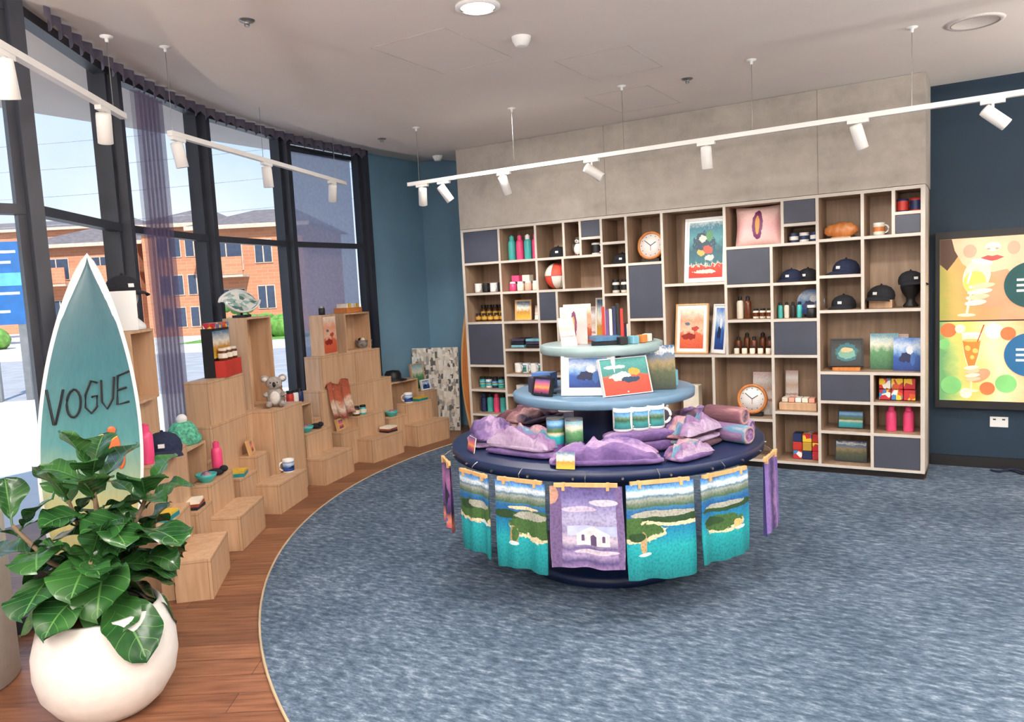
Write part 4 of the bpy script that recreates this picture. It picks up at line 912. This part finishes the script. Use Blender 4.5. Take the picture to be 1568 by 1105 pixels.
stems=[([(0,0,.38),(.01,0,.6),(.0,.02,.80),(.02,.0,.97)],.016),
 ([(0,0,.5),(-.12,-.12,.62),(-.2,-.2,.78)],.011),([(.0,.0,.55),(.06,.12,.70),(.10,.18,.84)],.011),([(0,0,.42),(.05,-.05,.52),(.1,-.08,.64)],.01),([(0,0,.45),(-.1,.02,.62),(-.2,.02,.82)],.01),([(0,0,.42),(.0,.1,.52),(.02,.18,.64)],.01)]
ga=0
for pts,rad in stems:
    W3=[Vector((PX+p[0],PY+p[1],p[2])) for p in pts];b.tube(W3,[rad*(1-.15*i) for i in range(len(W3))],bark,8)
    nl=18 if rad>.012 else 10
    for k in range(nl):
        tt=.22+.78*k/(nl-1);i=min(int(tt*(len(W3)-1)),len(W3)-2);fr_=tt*(len(W3)-1)-i;p=W3[i].lerp(W3[i+1],fr_)
        ga+=2.4+random.uniform(-.3,.3);el=-.15+1.2*(k/(nl-1))**1.5+random.uniform(-.15,.15)
        L=random.uniform(.24,.31)*(1-.25*(k/(nl-1))**3);leaf(b,p,ga,el,L,L*.76,random.uniform(.25,.7)*(1.1-el*.6),random.uniform(-.3,.3),ga)
b.done()

# ---------------------------------------------------------------- exterior
ext=M('pavement',(225,222,216),.9,scale=.5);road=M('asphalt',(170,170,172),.95,scale=2);grass=M('grass',(100,145,65),.95,var=.3,scale=3)
yaw=math.radians(31.78)
def camf(r,f): return (r*math.cos(yaw)-f*math.sin(yaw),r*math.sin(yaw)+f*math.cos(yaw))
b=B('exterior_ground');b.at(0,0,-.15,rz=yaw);b.bb(-90,20,-60,140,-.06,-.01,ext);b.bb(-80,-2,15,27,-.01,.0,road);b.bb(-14.5,-9,33,38,-.01,.0,grass);b.T=Matrix();b.done()
def brickm():
    m,nt,bs=_new('orange_brick');br=N(nt,'ShaderNodeTexBrick');br.inputs['Scale'].default_value=1;br.inputs['Brick Width'].default_value=.5;br.inputs['Row Height'].default_value=.17;br.inputs['Mortar Size'].default_value=.012
    br.inputs['Color1'].default_value=lin((202,136,100));br.inputs['Color2'].default_value=lin((190,124,92));br.inputs['Mortar'].default_value=lin((196,150,122))
    nt.links.new(coords(nt,rot=(pi/2,0,0)),br.inputs['Vector']);nt.links.new(br.outputs['Color'],bs.inputs['Base Color']);bs.inputs['Roughness'].default_value=.9;return m
brk=brickm();roofm=M('grey_roof_tiles',(120,110,108),.8,scale=4,var=.15);dwin=M('dark_window',(62,72,92),.2);lrail=M('pale_render',(206,180,160),.8)
def apart(x0,x1,f,dep,h,wins):
    b=B('brick_apartment_building');b.at(0,0,-.15,rz=yaw)
    b.bb(x0,x1,f,f+dep,0,h,brk)
    o=.5
    b.add([(x0-o,f-o,h),(x1+o,f-o,h),(x1+o,f+dep+o,h),(x0-o,f+dep+o,h),(x0+1.5,f+dep/2,h+1.2),(x1-1.5,f+dep/2,h+1.2)],[(0,1,5,4),(1,2,5),(2,3,4,5),(3,0,4),(3,2,1,0)],roofm)
    b.bb(x0-o,x1+o,f-o,f-o+.1,h-.2,h,lrail)
    for (wx,wz,ww,wh,kind) in wins:
        b.bb(wx-.05,wx+ww+.05,f-.05,f+.1,wz-.05,wz+wh+.05,lrail);b.bb(wx,wx+ww,f-.07,f+.1,wz,wz+wh,dwin);b.bb(wx+ww/2-.03,wx+ww/2+.03,f-.08,f,wz,wz+wh,lrail)
        if kind: b.bb(wx-.3,wx+ww+.3,f-1.0,f,wz-.4,wz-.25,lrail);b.bb(wx-.3,wx+ww+.3,f-1.0,f-.95,wz-.3,wz+.6,brk)
    b.T=Matrix();b.done()
apart(-19.2,-15.6,41,8,5.9,[(-18.4,4.2,1.2,1.0,0),(-18.4,2.2,1.2,1.0,0),(-16.9,4.2,.9,1.0,0),(-16.9,2.2,.9,1.0,0),(-16.9,.5,.9,1,0),(-18.4,.5,1.2,1,0)])
apart(-15.4,-10.2,39,9,5.5,[(-14.8,3.3,1.5,1.5,1),(-14.8,.8,1.5,1.5,1),(-12.6,3.6,.8,1.1,0),(-12.6,1.3,.8,1.1,0),(-11.4,3.6,.7,1.1,0),(-11.4,1.3,.7,1.1,0)])
apart(-26.5,-20.4,43,8,5.3,[(-25.6,3.4,1.3,1.1,1),(-23.4,3.4,1.8,1.1,1),(-21.5,3.4,.7,1.1,0),(-25.6,1.1,1.3,1.1,0),(-23.4,1.1,1.8,1.1,0)])
apart(-52,-30,60,12,8,[(-50+i*2.6,3+j*2.6,1.4,1.3,0) for i in range(8) for j in range(2)])
b=B('hedge_row')
for i in range(26):
    q=random.uniform(-14,-10.5) if i<18 else random.uniform(-26,-24);ff=random.uniform(35,37);x,y=camf(q,ff);b.ball((x,y,.3),(random.uniform(.4,.8),random.uniform(.4,.8),random.uniform(.4,.7)),grass,8,6)
b.done()
for q,f_,h in((-27.5,40,4.5),(-11.6,33,1.9),(-34,48,7)):
    x,y=camf(q,f_);b=B('street_tree');b.tube([(x,y,-.15),(x,y,h*.5)],.08,bark)
    for i in range(26): 
        s_=h*.22;b.ball((x+random.gauss(0,s_*.5),y+random.gauss(0,s_*.5),h*.65+random.gauss(0,s_*.5)),s_*.45,M('tree_foliage',(80,125,58),.9,var=.3,scale=3),8,6)
    b.done()
b=B('blue_pylon_sign');x,y=camf(-9.75,15);b.at(x,y,-.15,rz=yaw+.2);sg=M('sign_blue',(26,96,160),.4)
b.bb(-.5,.35,0,.15,1.5,3.1,sg);b.bb(-.4,-.28,.02,.12,0,1.5,steel);b.bb(.15,.27,.02,.12,0,1.5,steel)
for i,(z_,w_) in enumerate(((2.9,.6),(2.7,.5),(2.1,.6),(1.75,.4))): b.bb(-.35,-.35+w_,-.01,0,z_-.02,z_+.03,white)
b.bb(-.45,.3,-.01,0,2.25,2.5,M('sign_light',(90,170,220),.4));b.T=Matrix();b.done()
b=B('power_lines')
for f_,z_ in((30,9.2),(30.4,8.3),(30.8,7.3),(31,6.2)):
    p=camf(-45,f_+4);q=camf(10,f_-3)
    b.tube([(p[0]+(q[0]-p[0])*k/20,p[1]+(q[1]-p[1])*k/20,z_-1.2*math.sin(pi*k/20)) for k in range(21)],.013,M('cable_grey',(150,155,165),.7),5)
b.done()
def fill_stand(x,y):
    b=B('fill_uplight_stand');b.lathe((x,y,.009),[(.15,0),(.15,.02),(.02,.03),(.012,.05),(.012,1.7),(.03,1.72),(.16,1.80),(.165,1.80),(.03,1.71)],char,24,cap=True);b.done()  # invented stand, out of view, carrying an added upward fill light

# ---------------------------------------------------------------- lights
w=bpy.data.worlds.new('World');sc.world=w;w.use_nodes=True;nt=w.node_tree;bg=nt.nodes['Background']
tc=N(nt,'ShaderNodeTexCoord');sx=N(nt,'ShaderNodeSeparateXYZ');nt.links.new(tc.outputs['Generated'],sx.inputs[0])
r=ramp(nt,[(0,(222,232,244)),(.12,(196,218,245)),(.5,(136,184,242)),(1,(110,165,235))]);nt.links.new(sx.outputs[2],r.inputs[0])
nz=N(nt,'ShaderNodeTexNoise');nz.inputs['Scale'].default_value=3;nz.inputs['Detail'].default_value=6;nt.links.new(tc.outputs['Generated'],nz.inputs['Vector'])
cr=ramp(nt,[(.42,(0,0,0)),(.68,(200,200,200))]);nt.links.new(nz.outputs['Fac'],cr.inputs[0])
mx=N(nt,'ShaderNodeMix',data_type='RGBA');nt.links.new(cr.outputs[0],mx.inputs['Factor']);nt.links.new(r.outputs[0],mx.inputs[6]);mx.inputs[7].default_value=(1,1,1,1)
nt.links.new(mx.outputs[2],bg.inputs[0]);bg.inputs[1].default_value=1.3
def light(name,kind,loc,energy,size=.3,col=(1,1,1),rot=(0,0,0),**k):
    l=bpy.data.lights.new(name,kind);l.energy=energy;l.color=col
    if kind=='AREA':
        l.shape='DISK' if 'sy' not in k else 'RECTANGLE';l.size=size
        if 'sy' in k: l.size_y=k['sy']
    if kind=='SPOT': l.spot_size=k.get('ang',1.2);l.spot_blend=.6;l.shadow_soft_size=size
    if kind=='SUN': l.angle=.01
    o=bpy.data.objects.new(name,l);sc.collection.objects.link(o);o.location=loc;o.rotation_euler=rot;return o
sd=Vector((-.55,.50,-.67));o=light('sun','SUN',(0,0,20),6.,col=(1,.96,.9));o.rotation_euler=sd.to_track_quat('-Z','Y').to_euler()
warm=(1,.94,.87)
for i,(x,y) in enumerate(((-2.12,3.27),(-.3,3.0),(-1.2,.8),(1.6,1.2),(1.6,4.2),(-.6,-1.2),(1.6,-1.4),(-3.2,4.9))):
    light('downlight_and_fill.%d'%i,'AREA',(x,y,2.94),33 if i!=0 else 24,.16 if i in(0,7) else .5,warm)  # first one lights the modelled downlight; the others are added ceiling fill
for i in range(3):
    light('rear_fill_light.%d'%i,'AREA',(-1.6+i*1.5,-.6,2.93),52,1.2,(1,.97,.93),sy=.6)  # soft fill added behind the viewer, no fixtures modelled
for i,(x,y,e_) in enumerate(((2.2,2.2,155),(2.4,5.4,120),(-.9,-1.2,155),(-3.3,-1.2,140),(1.9,-.6,120))):
    fill_stand(x,y);light('ceiling_fill_uplight.%d'%i,'AREA',(x,y,1.84),e_,.3,(1,.97,.93),rot=(pi,0,0))  # unseen uplights added to brighten the ceiling
for x,dx in((-4.1,-.2),(-3.3,0),(-2.5,.3),(-1.7,0),(-.66,.1),(.1,.3)):
    o=light('track_spot_lamp','SPOT',(x,5.35,2.36),34,.04,warm,ang=1.4);o.rotation_euler=Vector((dx,.8,-.9)).to_track_quat('-Z','Y').to_euler()
# camera
cam=bpy.data.cameras.new('camera');co=bpy.data.objects.new('camera',cam);sc.collection.objects.link(co);sc.camera=co
cam.sensor_width=36;cam.lens=36*1175/1568;cam.clip_end=500;cam.clip_start=.05
r_,p_,s_=math.radians(2.9),math.radians(5.55),math.radians(31.78)
F=Vector((-math.sin(s_)*math.cos(p_),math.cos(s_)*math.cos(p_),-math.sin(p_)));R0=Vector((math.cos(s_),math.sin(s_),0));U0=R0.cross(F)
R=math.cos(r_)*R0-math.sin(r_)*U0;U=math.sin(r_)*R0+math.cos(r_)*U0
mw=Matrix((R,U,-F)).transposed().to_4x4();mw.translation=(0,0,1.6);co.matrix_world=mw
